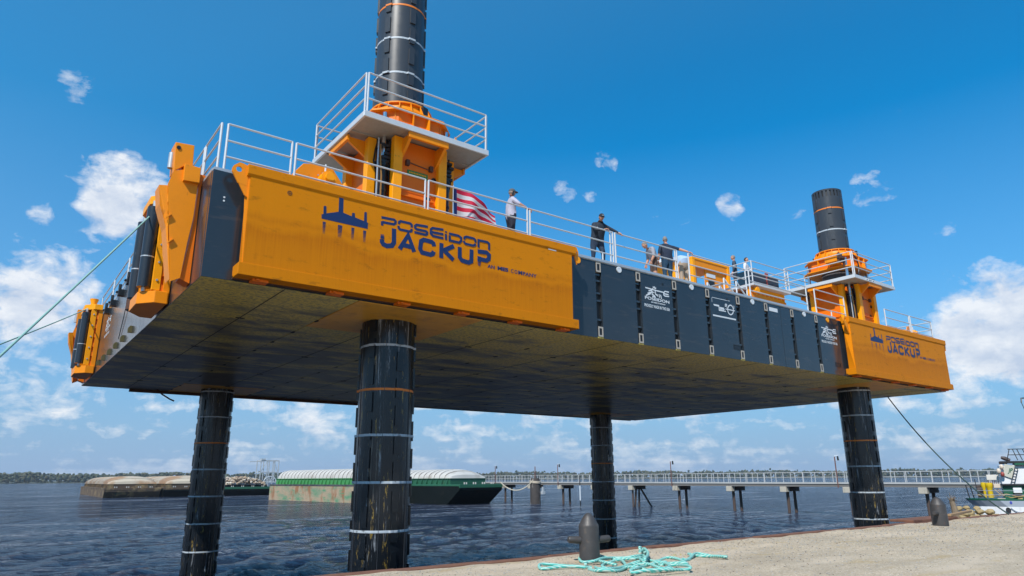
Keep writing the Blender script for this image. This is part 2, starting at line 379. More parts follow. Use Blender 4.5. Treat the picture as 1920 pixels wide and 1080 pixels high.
# ================================================================== JACK-UP PLATFORM
HB, TD, LX, WY, QZ = 8.667, 11.107, 35.474, 21.31, 3.0
PX = 1.7797
ART = json.loads('''{"POSEIDON":[[[3.799,10.7],[4.145,10.714],[4.182,10.683],[4.18,10.631],[4.133,10.593],[3.828,10.585]],[[3.822,10.602],[3.828,10.493]],[[4.275,10.629],[4.28,10.686],[4.323,10.714],[4.587,10.715],[4.626,10.688],[4.628,10.618]],[[4.265,10.585],[4.272,10.528],[4.312,10.498],[4.558,10.5],[4.62,10.518],[4.632,10.584]],[[5.086,10.738],[4.763,10.719],[4.721,10.679],[4.728,10.626],[4.779,10.604],[5.029,10.606],[5.071,10.582],[5.067,10.538],[5.032,10.512],[4.707,10.513]],[[5.544,10.758],[5.224,10.734],[5.176,10.69],[5.174,10.582],[5.238,10.526],[5.55,10.525]],[[5.188,10.621],[5.547,10.633]],[[5.62,10.733],[5.621,10.695]],[[5.621,10.658],[5.625,10.497]],[[5.709,10.689],[5.999,10.69],[6.082,10.653],[6.087,10.568],[6.03,10.507],[5.737,10.508],[5.734,10.641]],[[6.174,10.63],[6.19,10.683],[6.248,10.715],[6.486,10.713],[6.532,10.68],[6.532,10.615]],[[6.172,10.586],[6.181,10.543],[6.228,10.513],[6.46,10.511],[6.516,10.537],[6.533,10.58]],[[6.63,10.493],[6.628,10.697],[6.916,10.701],[6.974,10.67],[6.972,10.493]]],"JACKUP":[[[4.148,10.485],[4.161,10.125],[4.11,10.038],[3.974,10.003],[3.883,10.028],[3.846,10.079],[3.842,10.146]],[[4.321,9.993],[4.542,10.401],[4.721,9.998]],[[4.372,10.118],[4.635,10.111]],[[5.282,10.255],[5.264,10.327],[5.209,10.359],[4.985,10.369],[4.906,10.315],[4.887,10.11],[4.941,10.027],[5.18,10.015],[5.251,10.05],[5.278,10.121]],[[5.495,10.386],[5.498,9.986]],[[5.869,10.382],[5.553,10.194]],[[5.587,10.196],[5.863,10.001]],[[6.046,10.389],[6.051,10.11],[6.12,10.039],[6.321,10.018],[6.409,10.069],[6.416,10.394]],[[6.608,10.382],[6.894,10.403],[6.975,10.349],[6.964,10.234],[6.889,10.178],[6.633,10.184]],[[6.66,10.251],[6.662,10.096]]],"slices":[[[3.796,10.173],[3.89,10.176]],[[3.795,10.204],[3.889,10.208]],[[3.796,10.234],[3.887,10.237]],[[3.797,10.259],[3.886,10.264]],[[6.611,10.057],[6.71,10.061]],[[6.617,10.024],[6.699,10.024]],[[6.623,9.991],[6.691,9.993]],[[6.617,10.317],[6.802,10.333]]],"emblem":[[[2.317,10.331],[2.31,10.429],[2.354,10.452],[2.346,10.628],[2.358,10.649],[2.397,10.658],[2.412,10.644],[2.423,10.482],[2.711,10.586],[2.702,10.946],[2.728,10.976],[2.782,10.99],[2.811,10.973],[2.824,10.591],[3.041,10.552],[3.045,10.637],[3.11,10.652],[3.125,10.543],[3.354,10.502],[3.352,10.718],[3.379,10.743],[3.414,10.736],[3.429,10.49],[3.457,10.478],[3.459,10.325]]],"emblem_slices":[[[2.35,10.266],[2.42,10.268],[2.422,10.239],[2.352,10.238]],[[2.352,10.233],[2.42,10.234],[2.422,10.208],[2.353,10.207]],[[2.353,10.199],[2.42,10.2],[2.421,10.177],[2.355,10.176]],[[2.355,10.165],[2.42,10.166],[2.421,10.146],[2.357,10.145]],[[2.357,10.132],[2.419,10.133],[2.421,10.115],[2.358,10.114]],[[2.359,10.098],[2.419,10.099],[2.42,10.084],[2.36,10.083]],[[2.36,10.065],[2.419,10.066],[2.42,10.053],[2.361,10.052]],[[2.362,10.032],[2.419,10.032],[2.42,10.022],[2.363,10.021]],[[2.364,9.998],[2.419,9.999],[2.419,9.991],[2.365,9.99]],[[2.714,10.266],[2.823,10.268],[2.824,10.239],[2.716,10.237]],[[2.716,10.231],[2.822,10.233],[2.823,10.207],[2.718,10.205]],[[2.718,10.196],[2.821,10.198],[2.822,10.174],[2.72,10.173]],[[2.72,10.161],[2.82,10.163],[2.821,10.142],[2.722,10.14]],[[2.723,10.126],[2.819,10.128],[2.82,10.109],[2.724,10.108]],[[2.725,10.092],[2.818,10.093],[2.819,10.077],[2.726,10.076]],[[2.727,10.057],[2.817,10.058],[2.818,10.045],[2.728,10.044]],[[2.729,10.022],[2.816,10.023],[2.817,10.012],[2.73,10.011]],[[2.731,9.987],[2.815,9.988],[2.816,9.98],[2.732,9.979]],[[3.048,10.276],[3.122,10.277],[3.124,10.248],[3.05,10.246]],[[3.05,10.241],[3.122,10.242],[3.123,10.216],[3.051,10.215]],[[3.051,10.207],[3.121,10.208],[3.123,10.184],[3.053,10.183]],[[3.053,10.172],[3.121,10.173],[3.122,10.152],[3.054,10.151]],[[3.054,10.138],[3.12,10.139],[3.121,10.12],[3.055,10.119]],[[3.056,10.103],[3.119,10.104],[3.12,10.088],[3.056,10.088]],[[3.057,10.069],[3.119,10.07],[3.119,10.057],[3.058,10.056]],[[3.058,10.035],[3.118,10.035],[3.119,10.025],[3.059,10.024]],[[3.06,10.001],[3.117,10.001],[3.118,9.993],[3.06,9.993]],[[3.347,10.266],[3.422,10.268],[3.424,10.238],[3.348,10.237]],[[3.348,10.233],[3.421,10.234],[3.423,10.207],[3.349,10.206]],[[3.349,10.199],[3.421,10.2],[3.422,10.176],[3.35,10.175]],[[3.35,10.165],[3.42,10.166],[3.421,10.145],[3.352,10.144]],[[3.352,10.131],[3.419,10.132],[3.42,10.113],[3.353,10.113]],[[3.353,10.098],[3.418,10.098],[3.419,10.082],[3.354,10.082]],[[3.354,10.064],[3.417,10.065],[3.418,10.051],[3.355,10.05]],[[3.355,10.03],[3.416,10.031],[3.417,10.02],[3.356,10.02]],[[3.357,9.997],[3.415,9.997],[3.416,9.989],[3.357,9.989]]],"an":[[[6.928,9.987],[8.609,10.009]],[[6.927,10.096],[8.611,10.108]]],"figure":[[[13.527,10.606],[13.846,10.589],[14.062,10.581],[14.403,10.575]],[[14.688,10.623],[14.494,10.624],[14.414,10.56],[14.419,10.483],[14.478,10.455],[14.683,10.471]],[[14.399,10.532],[14.659,10.532]],[[13.672,10.511],[13.831,10.556],[13.893,10.631]],[[13.54,10.339],[13.735,10.416],[13.84,10.521]],[[13.617,10.418],[13.776,10.477]],[[13.909,10.701],[13.917,10.635]],[[13.989,10.706],[13.951,10.64]],[[14.046,10.672],[13.982,10.628]],[[13.864,10.524],[13.831,10.418],[13.948,10.385],[13.969,10.304]],[[13.989,10.578],[14.006,10.445],[14.122,10.395]],[[14.173,10.471],[14.186,10.354]],[[14.246,10.465],[14.285,10.318]],[[14.05,10.452],[14.096,10.425]],[[13.825,10.349],[13.997,10.342]],[[13.89,10.495],[13.945,10.486]]],"fig_text":[[[13.482,10.205],[14.678,10.222]],[[13.493,10.285],[14.674,10.307]],[[13.762,10.122],[14.472,10.141]],[[13.765,10.159],[14.477,10.189]],[[13.442,9.959],[14.677,9.966]],[[13.458,10.06],[14.675,10.068]]],"roi":[[[17.069,10.55],[17.374,10.551],[17.372,10.371],[17.763,10.382]],[[17.093,10.523],[17.375,10.522]],[[17.399,10.485],[17.662,10.486]],[[17.399,10.448],[17.686,10.448]],[[17.393,10.402],[17.651,10.405]],[[17.756,10.475],[18.298,10.479]],[[17.738,10.552],[17.753,10.656],[17.84,10.659],[17.85,10.623],[17.759,10.595],[17.845,10.549]],[[18.267,10.665],[18.256,10.551]],[[17.018,10.804],[18.052,10.812]],[[16.987,10.146],[18.323,10.15]],[[17.003,10.793],[16.995,10.627]]],"roi_circle":[[[18.213,10.484],[18.2,10.437],[18.177,10.392],[18.144,10.354],[18.104,10.325],[18.06,10.306],[18.015,10.298],[17.972,10.303],[17.934,10.32],[17.903,10.347],[17.881,10.384],[17.871,10.426],[17.872,10.473],[17.884,10.519],[17.907,10.563],[17.94,10.602],[17.979,10.632],[18.023,10.651],[18.068,10.659],[18.112,10.654],[18.15,10.638],[18.182,10.61],[18.203,10.573],[18.214,10.53],[18.213,10.484]]],"rope":[[[6.001,-4.9],[5.769,-4.648],[5.399,-4.464],[5.429,-4.285],[5.614,-4.122],[5.87,-4.377],[6.125,-4.736],[6.025,-5.021]],[[6.936,-3.755],[6.719,-3.945],[6.568,-4.223],[6.712,-4.411],[6.677,-4.72],[6.733,-4.985]],[[7.294,-3.927],[7.312,-4.194],[7.363,-4.482],[7.469,-4.738],[7.89,-4.552]],[[6.163,-4.725],[6.404,-4.494],[6.592,-4.538],[7.006,-4.352],[7.397,-4.265],[7.514,-4.486],[7.763,-4.52],[8.1,-4.342],[7.924,-4.58],[7.412,-4.993]],[[5.994,-4.995],[5.878,-5.29],[5.946,-5.497],[6.177,-5.536],[6.726,-5.191],[7.193,-4.649],[7.171,-4.49],[6.797,-4.596],[6.398,-4.919],[6.155,-5.227],[6.361,-5.298],[6.875,-5.102],[7.156,-5.118],[7.644,-4.836]],[[6.193,-4.958],[5.938,-5.339],[6.14,-5.41],[6.549,-5.252],[7.076,-5.052],[7.267,-5.099]],[[8.184,-4.28],[8.361,-4.022],[8.547,-3.896],[8.45,-4.096],[8.103,-4.475],[7.268,-5.21]],[[7.983,-4.374],[8.277,-4.224],[7.895,-4.68],[7.12,-5.305],[7.307,-5.02],[7.839,-4.509]],[[7.765,-4.696],[7.733,-4.957],[7.685,-5.334],[7.744,-5.606],[7.821,-5.713],[8.035,-5.511],[8.266,-5.114],[8.245,-4.848],[7.896,-4.926],[7.667,-4.902]],[[8.26,-5.23],[8.433,-5.252],[8.849,-4.969],[9.024,-4.769],[9.114,-4.926],[9.206,-5.189],[9.137,-5.593],[9.313,-5.435],[9.322,-5.1],[9.212,-4.819],[8.616,-5.158],[8.134,-5.362]],[[7.395,-5.316],[7.224,-5.603],[7.426,-5.559],[7.475,-5.382]],[[6.718,-5.392],[6.9,-5.439],[6.906,-5.648],[6.828,-5.977],[7.165,-5.862],[7.285,-5.549],[7.084,-5.487],[6.727,-5.6],[6.339,-5.857],[6.127,-5.902],[6.055,-6.022],[6.219,-6.121],[6.591,-6.284],[6.982,-6.293],[7.126,-6.356],[7.253,-6.192],[7.394,-5.848],[7.277,-5.688]],[[6.611,-5.303],[6.605,-5.5],[6.644,-5.729],[6.653,-5.928],[6.888,-6.026],[7.034,-6.051]]]}''')
X0 = 11.42
strips = [X0 + PX*i for i in range(8)]
plat = thing('jack_up_barge', 'black modular jack-up barge hull raised high above the water on four legs', 'barge', (0,0,HB))
# core of the hull, set back behind the skin panels
g = G(); g.box(.10, LX-.10, .13, WY-.10, HB+.05, TD-.03); g.build('hull_core', M['gap'], plat)
# front skin panels
edges = [0.0] + [7.12, X0] + strips[1:] + [25.66, 28.3, LX]
edges = [0.0, 3.53, 7.10, X0] + strips[1:] + [25.60, 28.36, 31.9, LX]
HG = .125
def skin(name, x0, x1, m, lab=None):
    g = G(); g.box(x0, x1, 0, .12, HB, TD-.02); o = g.build(name, m, plat, bevel=.006)
    if lab: o['label'] = lab
    return o
for a, b in zip(edges[:-1], edges[1:]):
    ga = HG if any(abs(a-s) < .01 for s in strips) else .006
    gb = HG if any(abs(b-s) < .01 for s in strips) else .006
    if abs(a - strips[5]) < .01:    # this bay is split by a seam
        skin('hull_panel', a+ga, 21.28, M['hull']); skin('hull_panel', 21.30, b-gb, M['hull'])
    else: skin('hull_panel', a+ga, b-gb, M['hull'])
# recessed joints between modules: castings top and bottom, cross webs between
web = G(); web.box(-HG, HG, .05, .12, -.03, .03)
fit_ = G()
for q in ((-.10,-.058,-.155,.155),(.058,.10,-.155,.155),(-.058,.058,.105,.155),(-.058,.058,-.155,-.105)): fit_.box(q[0], q[1], -.012, .11, q[2], q[3])
wo = fo = None
for k, s_ in enumerate(strips):
    g = G(); g.box(s_-HG, s_+HG, .10, .128, HB+.02, TD-.03); g.build('joint_recess', M['gap'], plat)
    g = G(); g.box(s_-.11, s_+.11, -.002, .02, TD-.35, TD-.03); g.build('pocket_shade_plate', M['gap'], plat); g = G(); g.box(s_-.11, s_+.11, -.002, .02, HB+.04, HB+.36); g.build('pocket_shade_plate', M['gap'], plat)  # flat black plates paint in the shade of the casting holes
    for zz in (TD-.19, HB+.20):
        if fo is None: fo = fit_.build('corner_casting', M['fitting'], plat); ORG[fo.name] = Vector((0,0,0)); fo.data.transform(Matrix.Translation((0,0,HB))); fo.location = (s_, 0, zz-HB)
        else: clone(fo, plat, shift=(s_, 0, zz-HB))
        # the black plate above stands for the shade inside the casting
    for zz in (TD-.62, TD-1.02, HB+1.18, HB+.58, TD-.42):
        if wo is None: wo = web.build('joint_web', M['hull_side'], plat); ORG[wo.name] = Vector((0,0,0)); wo.data.transform(Matrix.Translation((0,0,HB))); wo.location = (s_, 0, zz-HB)
        else: clone(wo, plat, shift=(s_, 0, zz-HB))
def disc(name, x, zz, m, r=.105, y=0.0):
    g = G(); g.ring((x, y+.004, zz), (0,-1,0), .035, r, .03, 18); g.cyl((x, y+.004, zz), (x, y-.02, zz), .034, n=10); return g.build(name, m, plat, smooth=True)
disc('vent_disc', 10.56, 10.99, M['yellow'])['label'] = 'yellow vent disc'
for x in (12.33, 15.9, 19.46, 23.0): disc('vent_disc', x, 11.0, M['white'])
disc('vent_disc', 24.79, 10.99, M['yellow'])
for x in (14.4, 17.9): 
    g = G(); g.cyl((x, .01, 10.86), (x, -.012, 10.86), .04, n=10); g.build('drain_hole', M['gap'], plat)
for x in (18.05, 25.0):
    g = G()
    for q in ((0,.42,0,.03),(0,.42,.15,.18),(0,.03,.03,.15),(.39,.42,.03,.15)): g.box(x+q[0], x+q[1], -.012, .01, 9.02+q[2], 9.02+q[3])
    g.box(x+.03, x+.39, -.004, .005, 9.05, 9.17); g.build('pocket_frame', M['black'], plat)
# left side skin panels (long bays) and right side, back side
ys = [0.0, 3.55, 7.1, 10.65, 14.2, 17.76, WY]
for a, b in zip(ys[:-1], ys[1:]):
    g = G(); g.box(0, .10, max(a, .121)+.006, b-.006, HB, TD-.02); o = g.build('side_panel', M['hull_side'], plat, bevel=.006)
    g = G(); g.box(LX-.10, LX, max(a, .121)+.006, b-.006, HB, TD-.02); g.build('side_panel', M['hull_side'], plat, bevel=.006)
xs = [.1] + [3.55*i for i in range(1, 10)] + [LX-.1]
for a, b in zip(xs[:-1], xs[1:]):
    g = G(); g.box(a+.006, b-.006, WY-.10, WY, HB, TD-.02); g.build('back_panel', M['hull_side'], plat, bevel=.006)
# rust-red keel strip along the back edge
g = G(); g.box(3.4*0+1.9, 13.2, WY-.16, WY+.03, HB-.13, HB-.012); g.build('keel_strip', M['rust'], plat)
g = G(); g.box(14.5, LX-.6, WY-.12, WY+.02, HB-.05, HB-.012); g.build('keel_strip', M['hull_side'], plat)
# soffit plates
xg = [0.0, 3.53, 7.10, 10.65, 14.2, 17.75, 21.3, 24.85, 28.36, 31.93, LX]
yg = [0.0, 3.45, 8.3, 13.2, 17.86, WY]
wells = [(5.315, 1.97), (5.315, WY-1.9), (30.07, 1.97), (30.07, WY-1.9)]
for a, b in zip(xg[:-1], xg[1:]):
    for c_, d_ in zip(yg[:-1], yg[1:]):
        well = (abs(a-3.53) < .1 or abs(a-28.36) < .1) and (c_ < .1 or d_ > WY-.1)
        z0 = HB-.004 if not well else HB-.012
        g = G(); g.box(a+.012, b-.012, max(c_, .0)+.012, d_-.012, z0, HB+.045)
        o = g.build('leg_well_plate' if well else 'soffit_panel', M['well_plate'] if well else M['soffit'], plat)
        if well: o['label'] = 'orange plate round the leg'
        # secondary weld seam: a raised backing strip half way
        if not well:
            xm = (a+b)/2; g = G(); g.box(xm-.012, xm+.012, c_+.02, d_-.02, z0-.005, z0+.002); g.build('weld_strip', M['seam'], plat)
# joint slots along the module seams
slot = G(); slot.prism([(-.03,-.11,0),(.03,-.11,0),(.045,0,0),(.03,.11,0),(-.03,.11,0)], (0,0,-.012))
so_ = None
def put_slot(x, y, rz=0.0):
    global so_
    if so_ is None:
        so_ = slot.build('joint_slot', M['seam'], plat); ORG[so_.name] = Vector((0,0,0)); so_.data.transform(Matrix.Translation((0,0,HB)))
        so_.location = (x, y, -.006); so_.rotation_euler = (0,0,rz)
    else: clone(so_, plat, shift=(x, y, -.006), rot=(0,0,rz))
for x in xg[1:-1]:
    for j in range(11):
        y = 2.66+1.776*j
        if y < WY-.6 and not (abs(x-7.1) < .1 and y < 3.3): put_slot(x, y)
for y in yg[1:-1]:
    for i in range(10):
        x = 1.78+3.552*i
        if x < LX-.4: put_slot(x, y, PI/2)
# deck edge angle and kerb
g = G(); g.box(10.2, 25.5, -.012, .12, TD-.018, TD+.10); g.box(10.2, 25.5, -.035, -.012, TD-.0, TD+.045); g.build('deck_edge', M['galv'], plat, bevel=.006)
g = G(); g.box(0.02, .6, .02, .12, TD-.018, TD+.05); g.box(.0, .12, .12, WY-.1, TD-.018, TD+.05); g.build('deck_edge', M['galv'], plat)
g = G(); g.box(.12, LX-.12, .12, WY-.12, TD-.028, TD+.0); g.build('deck_plating', M['grating'], plat)
# lugs along the left side
lug = G()
for dy in (-.16, -.02): lug.prism([(0,dy,-.13),(-.16,dy,-.13),(-.17,dy,.05),(-.10,dy,.14),(0,dy,.14)], (0,.045,0))
lug.prism([(0,-.12,-.10),(-.04,-.12,-.10),(-.04,0,.1),(0,0,.1)], (0,.03,0))
lug.v = [(p[0]*.62, p[1]*.75, p[2]*.75) for p in lug.v]
lo = lug.build('lock_lug', M['lug'], plat); ORG[lo.name] = Vector((0,0,0)); lo.data.transform(Matrix.Translation((0,0,HB))); lo.location = (-.0, 8.6, .35)
for y in (10.05, 11.5, 12.95, 14.4, 15.85): clone(lo, plat, shift=(0, y, .30))
lug2 = G(); lug2.box(-.17, 0, -.28, .02, -.11, .10); lug2.cyl((-.12,-.13,.1),(-.12,-.13,.3), .05, n=8); lug2.box(-.22,-.02,-.1,.06,.02,.06)
l2 = lug2.build('side_bracket', M['black'], plat); ORG[l2.name] = Vector((0,0,0)); l2.data.transform(Matrix.Translation((0,0,HB))); l2.location = (0, 10.1, 2.2)
for y in (11.9, 13.7, 15.2): clone(l2, plat, shift=(0, y, 2.2))
g = G(); g.tube([(-.03,9.9,TD-.1),(-.04,10.4,9.8),(-.03,11.0,HB+.45)], .012, 6); g.build('drain_pipe', M['black'], plat)

# lettering on the black hull
FX = ART['figure']; T = ART['fig_text']
def hull_logo(dx, fn, nm='hull_emblem', step=(0,-.0007,0)):
    g = G(); decal([[(p[0]+dx, p[1]) for p in s_] for s_ in FX], .042, fn, g, step=step); g.build(nm, M['white'], plat)
    g = G(); bl, br = T[0]; tl, tr = T[1]
    put_text(g, 'POSEIDON', bl[0]+dx, br[0]+dx, bl[1]+.01, bl[1]+.115, fn, .03)
    g.build('hull_lettering', M['white'], plat); g = G()
    put_text(g, 'AN MES COMPANY', T[2][0][0]+dx, T[2][1][0]+dx, T[2][0][1]+.005, T[2][0][1]+.055, fn, .03)
    g.build('hull_lettering', M['white'], plat); g = G()
    put_text(g, 'PROUDLY MADE IN THE USA', T[4][0][0]+dx, T[4][1][0]+dx, T[4][0][1], T[4][0][1]+.105, fn, .03)
    g.build('hull_lettering', M['white'], plat)
front = lambda x, z_: (x, -.004, z_)
hull_logo(0, front); hull_logo(10.69, front)
hull_logo(0, lambda x, z_: (-.004, 14.1+(14.7-x)*1.05, z_-.1), step=(-.0007,0,0))
g = G(); rl = ART['roi']
decal([rl[0], rl[1], rl[2], rl[3], rl[4]], .035, front, g); decal([rl[5]], .035, front, g, k0=5); decal([rl[6], rl[7]], .03, front, g, k0=6)
decal([rl[8]], .018, front, g); decal([rl[9]], .055, front, g); decal([rl[10]], .018, front, g)
decal(ART['roi_circle'], .045, front, g, k0=8); g.build('hull_emblem', M['white'], plat)
g = G(); put_text(g, 'RO', 20.45, 21.02, 10.83, 10.93, front, .02); 
g = G()
g.box(20.55, 21.1, -.008, 0, 10.80, 10.95); g.build('number_plate', M['white'], plat)
g = G(); 
for (px_, pz_) in ((.285, 10.49),(.285, 10.41)): g.cyl((px_,-.0,pz_),(px_,-.008,pz_), .022, n=8)
g.build('draft_mark', M['white'], plat)

# ------------------------------------------------------------------ side boxes with the big lettering
def side_box(bx, label, first):
    root = thing('side_box', label, 'steel box', (bx, -.42, HB), 0, 'orange side boxes bolted to the barge front')
    x0, x1 = bx, bx+9.5; Y = -.42
    g = G(); g.prism([(x0+.09, Y, 8.985),(x0+.07,Y,10.95),(x1-.16,Y,10.95),(x1-.18,Y,8.985)], (0,.30,0)); g.build('front_plate', M['panel_orange'], root)
    g = G(); g.prism([(x0, Y-.0, 11.21),(x0,Y-.03,11.19),(x0,Y-.03,10.99),(x0,Y,10.94),(x0,Y+.32,10.94),(x0,Y+.40,11.21)], (x1-x0,0,0)); g.build('top_rail', M['panel_orange'], root, bevel=.006)
    g = G(); g.box(x0-.0, x1+.02, Y-.03, Y+.405, 8.715, 8.98); g.build('bottom_rail', M['panel_orange'], root, bevel=.008)
    g = G()
    g.prism([(x0+.07, Y+.02, 8.98),(x0+.05,Y+.02,11.0),(x0+.05,Y+.36,11.0)], (.03,0,0)); g.build('end_gusset', M['orange'], root)
    g = G(); g.prism([(x1-.17, Y+.02, 8.98),(x1-.15,Y+.02,11.0),(x1-.15,Y+.36,11.0)], (-.03,0,0)); g.build('end_gusset', M['orange'], root)
    # lifting eyes, left and right
    for sx, xx in ((-1, x0+.03), (1, x1+.0)):
        sc_ = 1.0 if sx < 0 else .45
        P = [(xx, 0, 11.20), (xx+sx*.20*sc_, 0, 11.22), (xx+sx*.34*sc_, 0, 11.10), (xx+sx*.34*sc_, 0, 10.98), (xx+sx*.05, 0, 10.50), (xx, 0, 10.45)]
        hole = [(xx+sx*(.20+.065*math.cos(t))*sc_, 0, 11.06+.065*math.sin(t)*sc_) for t in np.linspace(0, 2*PI, 13)[:-1]]
        # plate with a real hole, as strips from outline to hole
        outl = []
        for t in np.linspace(0, 2*PI, 13)[:-1]:
            d = Vector((sx*math.cos(t), math.sin(t))); c0 = Vector((xx+sx*.20*sc_, 11.06)); best = 9
            for i in range(len(P)):
                a = Vector((P[i][0], P[i][2])); b = Vector((P[(i+1)%len(P)][0], P[(i+1)%len(P)][2])); e = b-a
                den = d.x*e.y-d.y*e.x
                if abs(den) < 1e-9: continue
                tt = ((a-c0).x*e.y-(a-c0).y*e.x)/den; uu = ((a-c0).x*d.y-(a-c0).y*d.x)/den
                if tt > 0 and -1e-6 <= uu <= 1+1e-6: best = min(best, tt)
            outl.append((c0.x+d.x*best, 0, c0.y+d.y*best))
        g = G()
        ya = Y+.05; yb = Y+.09
        n = 12; vs = []
        for yy in (ya, yb):
            vs += [(p[0], yy, p[2]) for p in outl] + [(p[0], yy, p[2]) for p in hole]
        F = []
        for i in range(n):
            j = (i+1) % n
            F += [(i, j, n+j, n+i), (2*n+i, 3*n+i, 3*n+j, 2*n+j), (i, 2*n+i, 2*n+j, j), (n+i, n+j, 3*n+j, 3*n+i)]
        g.add(vs, F)
        low = [P[3], P[4], P[5], (xx, 0, 11.2)]
        if sx < 0: g.prism([(xx+.0, ya+.002, 11.2), (outl[0][0]*0+xx-.335, ya+.002, 10.99), (xx-.05, ya+.002, 10.5), (xx+.0, ya+.002, 10.42)], (0, .036, 0)) if False else None
        g.build('lifting_eye', M['orange'], root)
        if sx < 0:
            g = G(); g.prism([(xx-.30, ya+.003, 10.94),(xx-.04, ya+.003, 10.5),(xx+.09, ya+.003, 10.42),(xx+.09, ya+.003, 11.0)], (0,.034,0)); g.build('eye_gusset', M['orange'], root)
    for k in range(6):
        g = G(); xx = x0+.35+k*1.72; g.box(xx, xx+.34, Y+.12, Y+.36, HB-.01, 8.71); g.cyl((xx+.1, Y+.1, 8.70),(xx+.1,Y+.1,8.665), .05, n=8); g.build('hanger_pad', M['deep_orange'], root)
    g = G(); g.box(x0, x1, Y+.33, -.002, 8.70, 8.76); g.box(x0+.3, x1-.3, Y+.30, -.003, 10.7, 10.8); g.build('back_brace', M['rust'], root)
    fn = lambda x, z_: (x+bx-.61, Y-.004, z_)
    g = G(); decal(ART['POSEIDON'], .066, fn, g); g.build('poseidon_lettering', M['navy'], root)
    g = G(); decal(ART['JACKUP'], .118, fn, g); decal(ART['slices'][:7], [.035,.028,.02,.013,.03,.022,.014], fn, g, k0=11); g.build('jackup_lettering', M['navy'], root)
    g = G(); g.add([fn(*p) for p in ART['emblem'][0]], [tuple(range(len(ART['emblem'][0])))])
    for q in ART['emblem_slices']: g.add([fn(*p) for p in q], [(0,1,2,3)])
    g.build('platform_emblem', M['navy'], root)
    a = ART['an']; g = G()
    put_text(g, 'AN', a[0][0][0], a[0][0][0]+.235, 9.985, 10.085, fn, .03)
    put_text(g, 'MES', a[0][0][0]+.33, a[0][0][0]+.69, 9.985, 10.095, fn, .05)
    put_text(g, 'C O', a[0][0][0]+.78, a[0][0][0]+1.0, 9.985, 10.095, fn, .02)
    put_text(g, 'M', a[0][0][0]+1.03, a[0][0][0]+1.17, 9.985, 10.095, fn, .05)
    put_text(g, 'PANY', a[0][0][0]+1.19, a[0][1][0], 9.985, 10.09, fn, .025)
    g.build('company_lettering', M['navy'], root)
    if first:
        g = G(); c0 = (1.55, Y-.004, 10.76)
        g.ring(c0, (0,-1,0), .042, .055, .002, 16); g.box(1.545, 1.555, Y-.006, Y-.003, 10.71, 10.81); g.box(1.50, 1.60, Y-.0065, Y-.0025, 10.755, 10.765); g.build('balance_mark', M['rust'], root)
        g = G(); g.box(9.05, 9.35, Y-.006, Y, 11.02-.1, 11.06-.1); g.build('label_plate', M['white'], root)
    return root
side_box(.61, 'orange steel side box nearest the camera, lettered POSEIDON JACKUP, by the tall near tower', True)
side_box(25.75, 'orange POSEIDON JACKUP side box at the far right end of the barge', False)

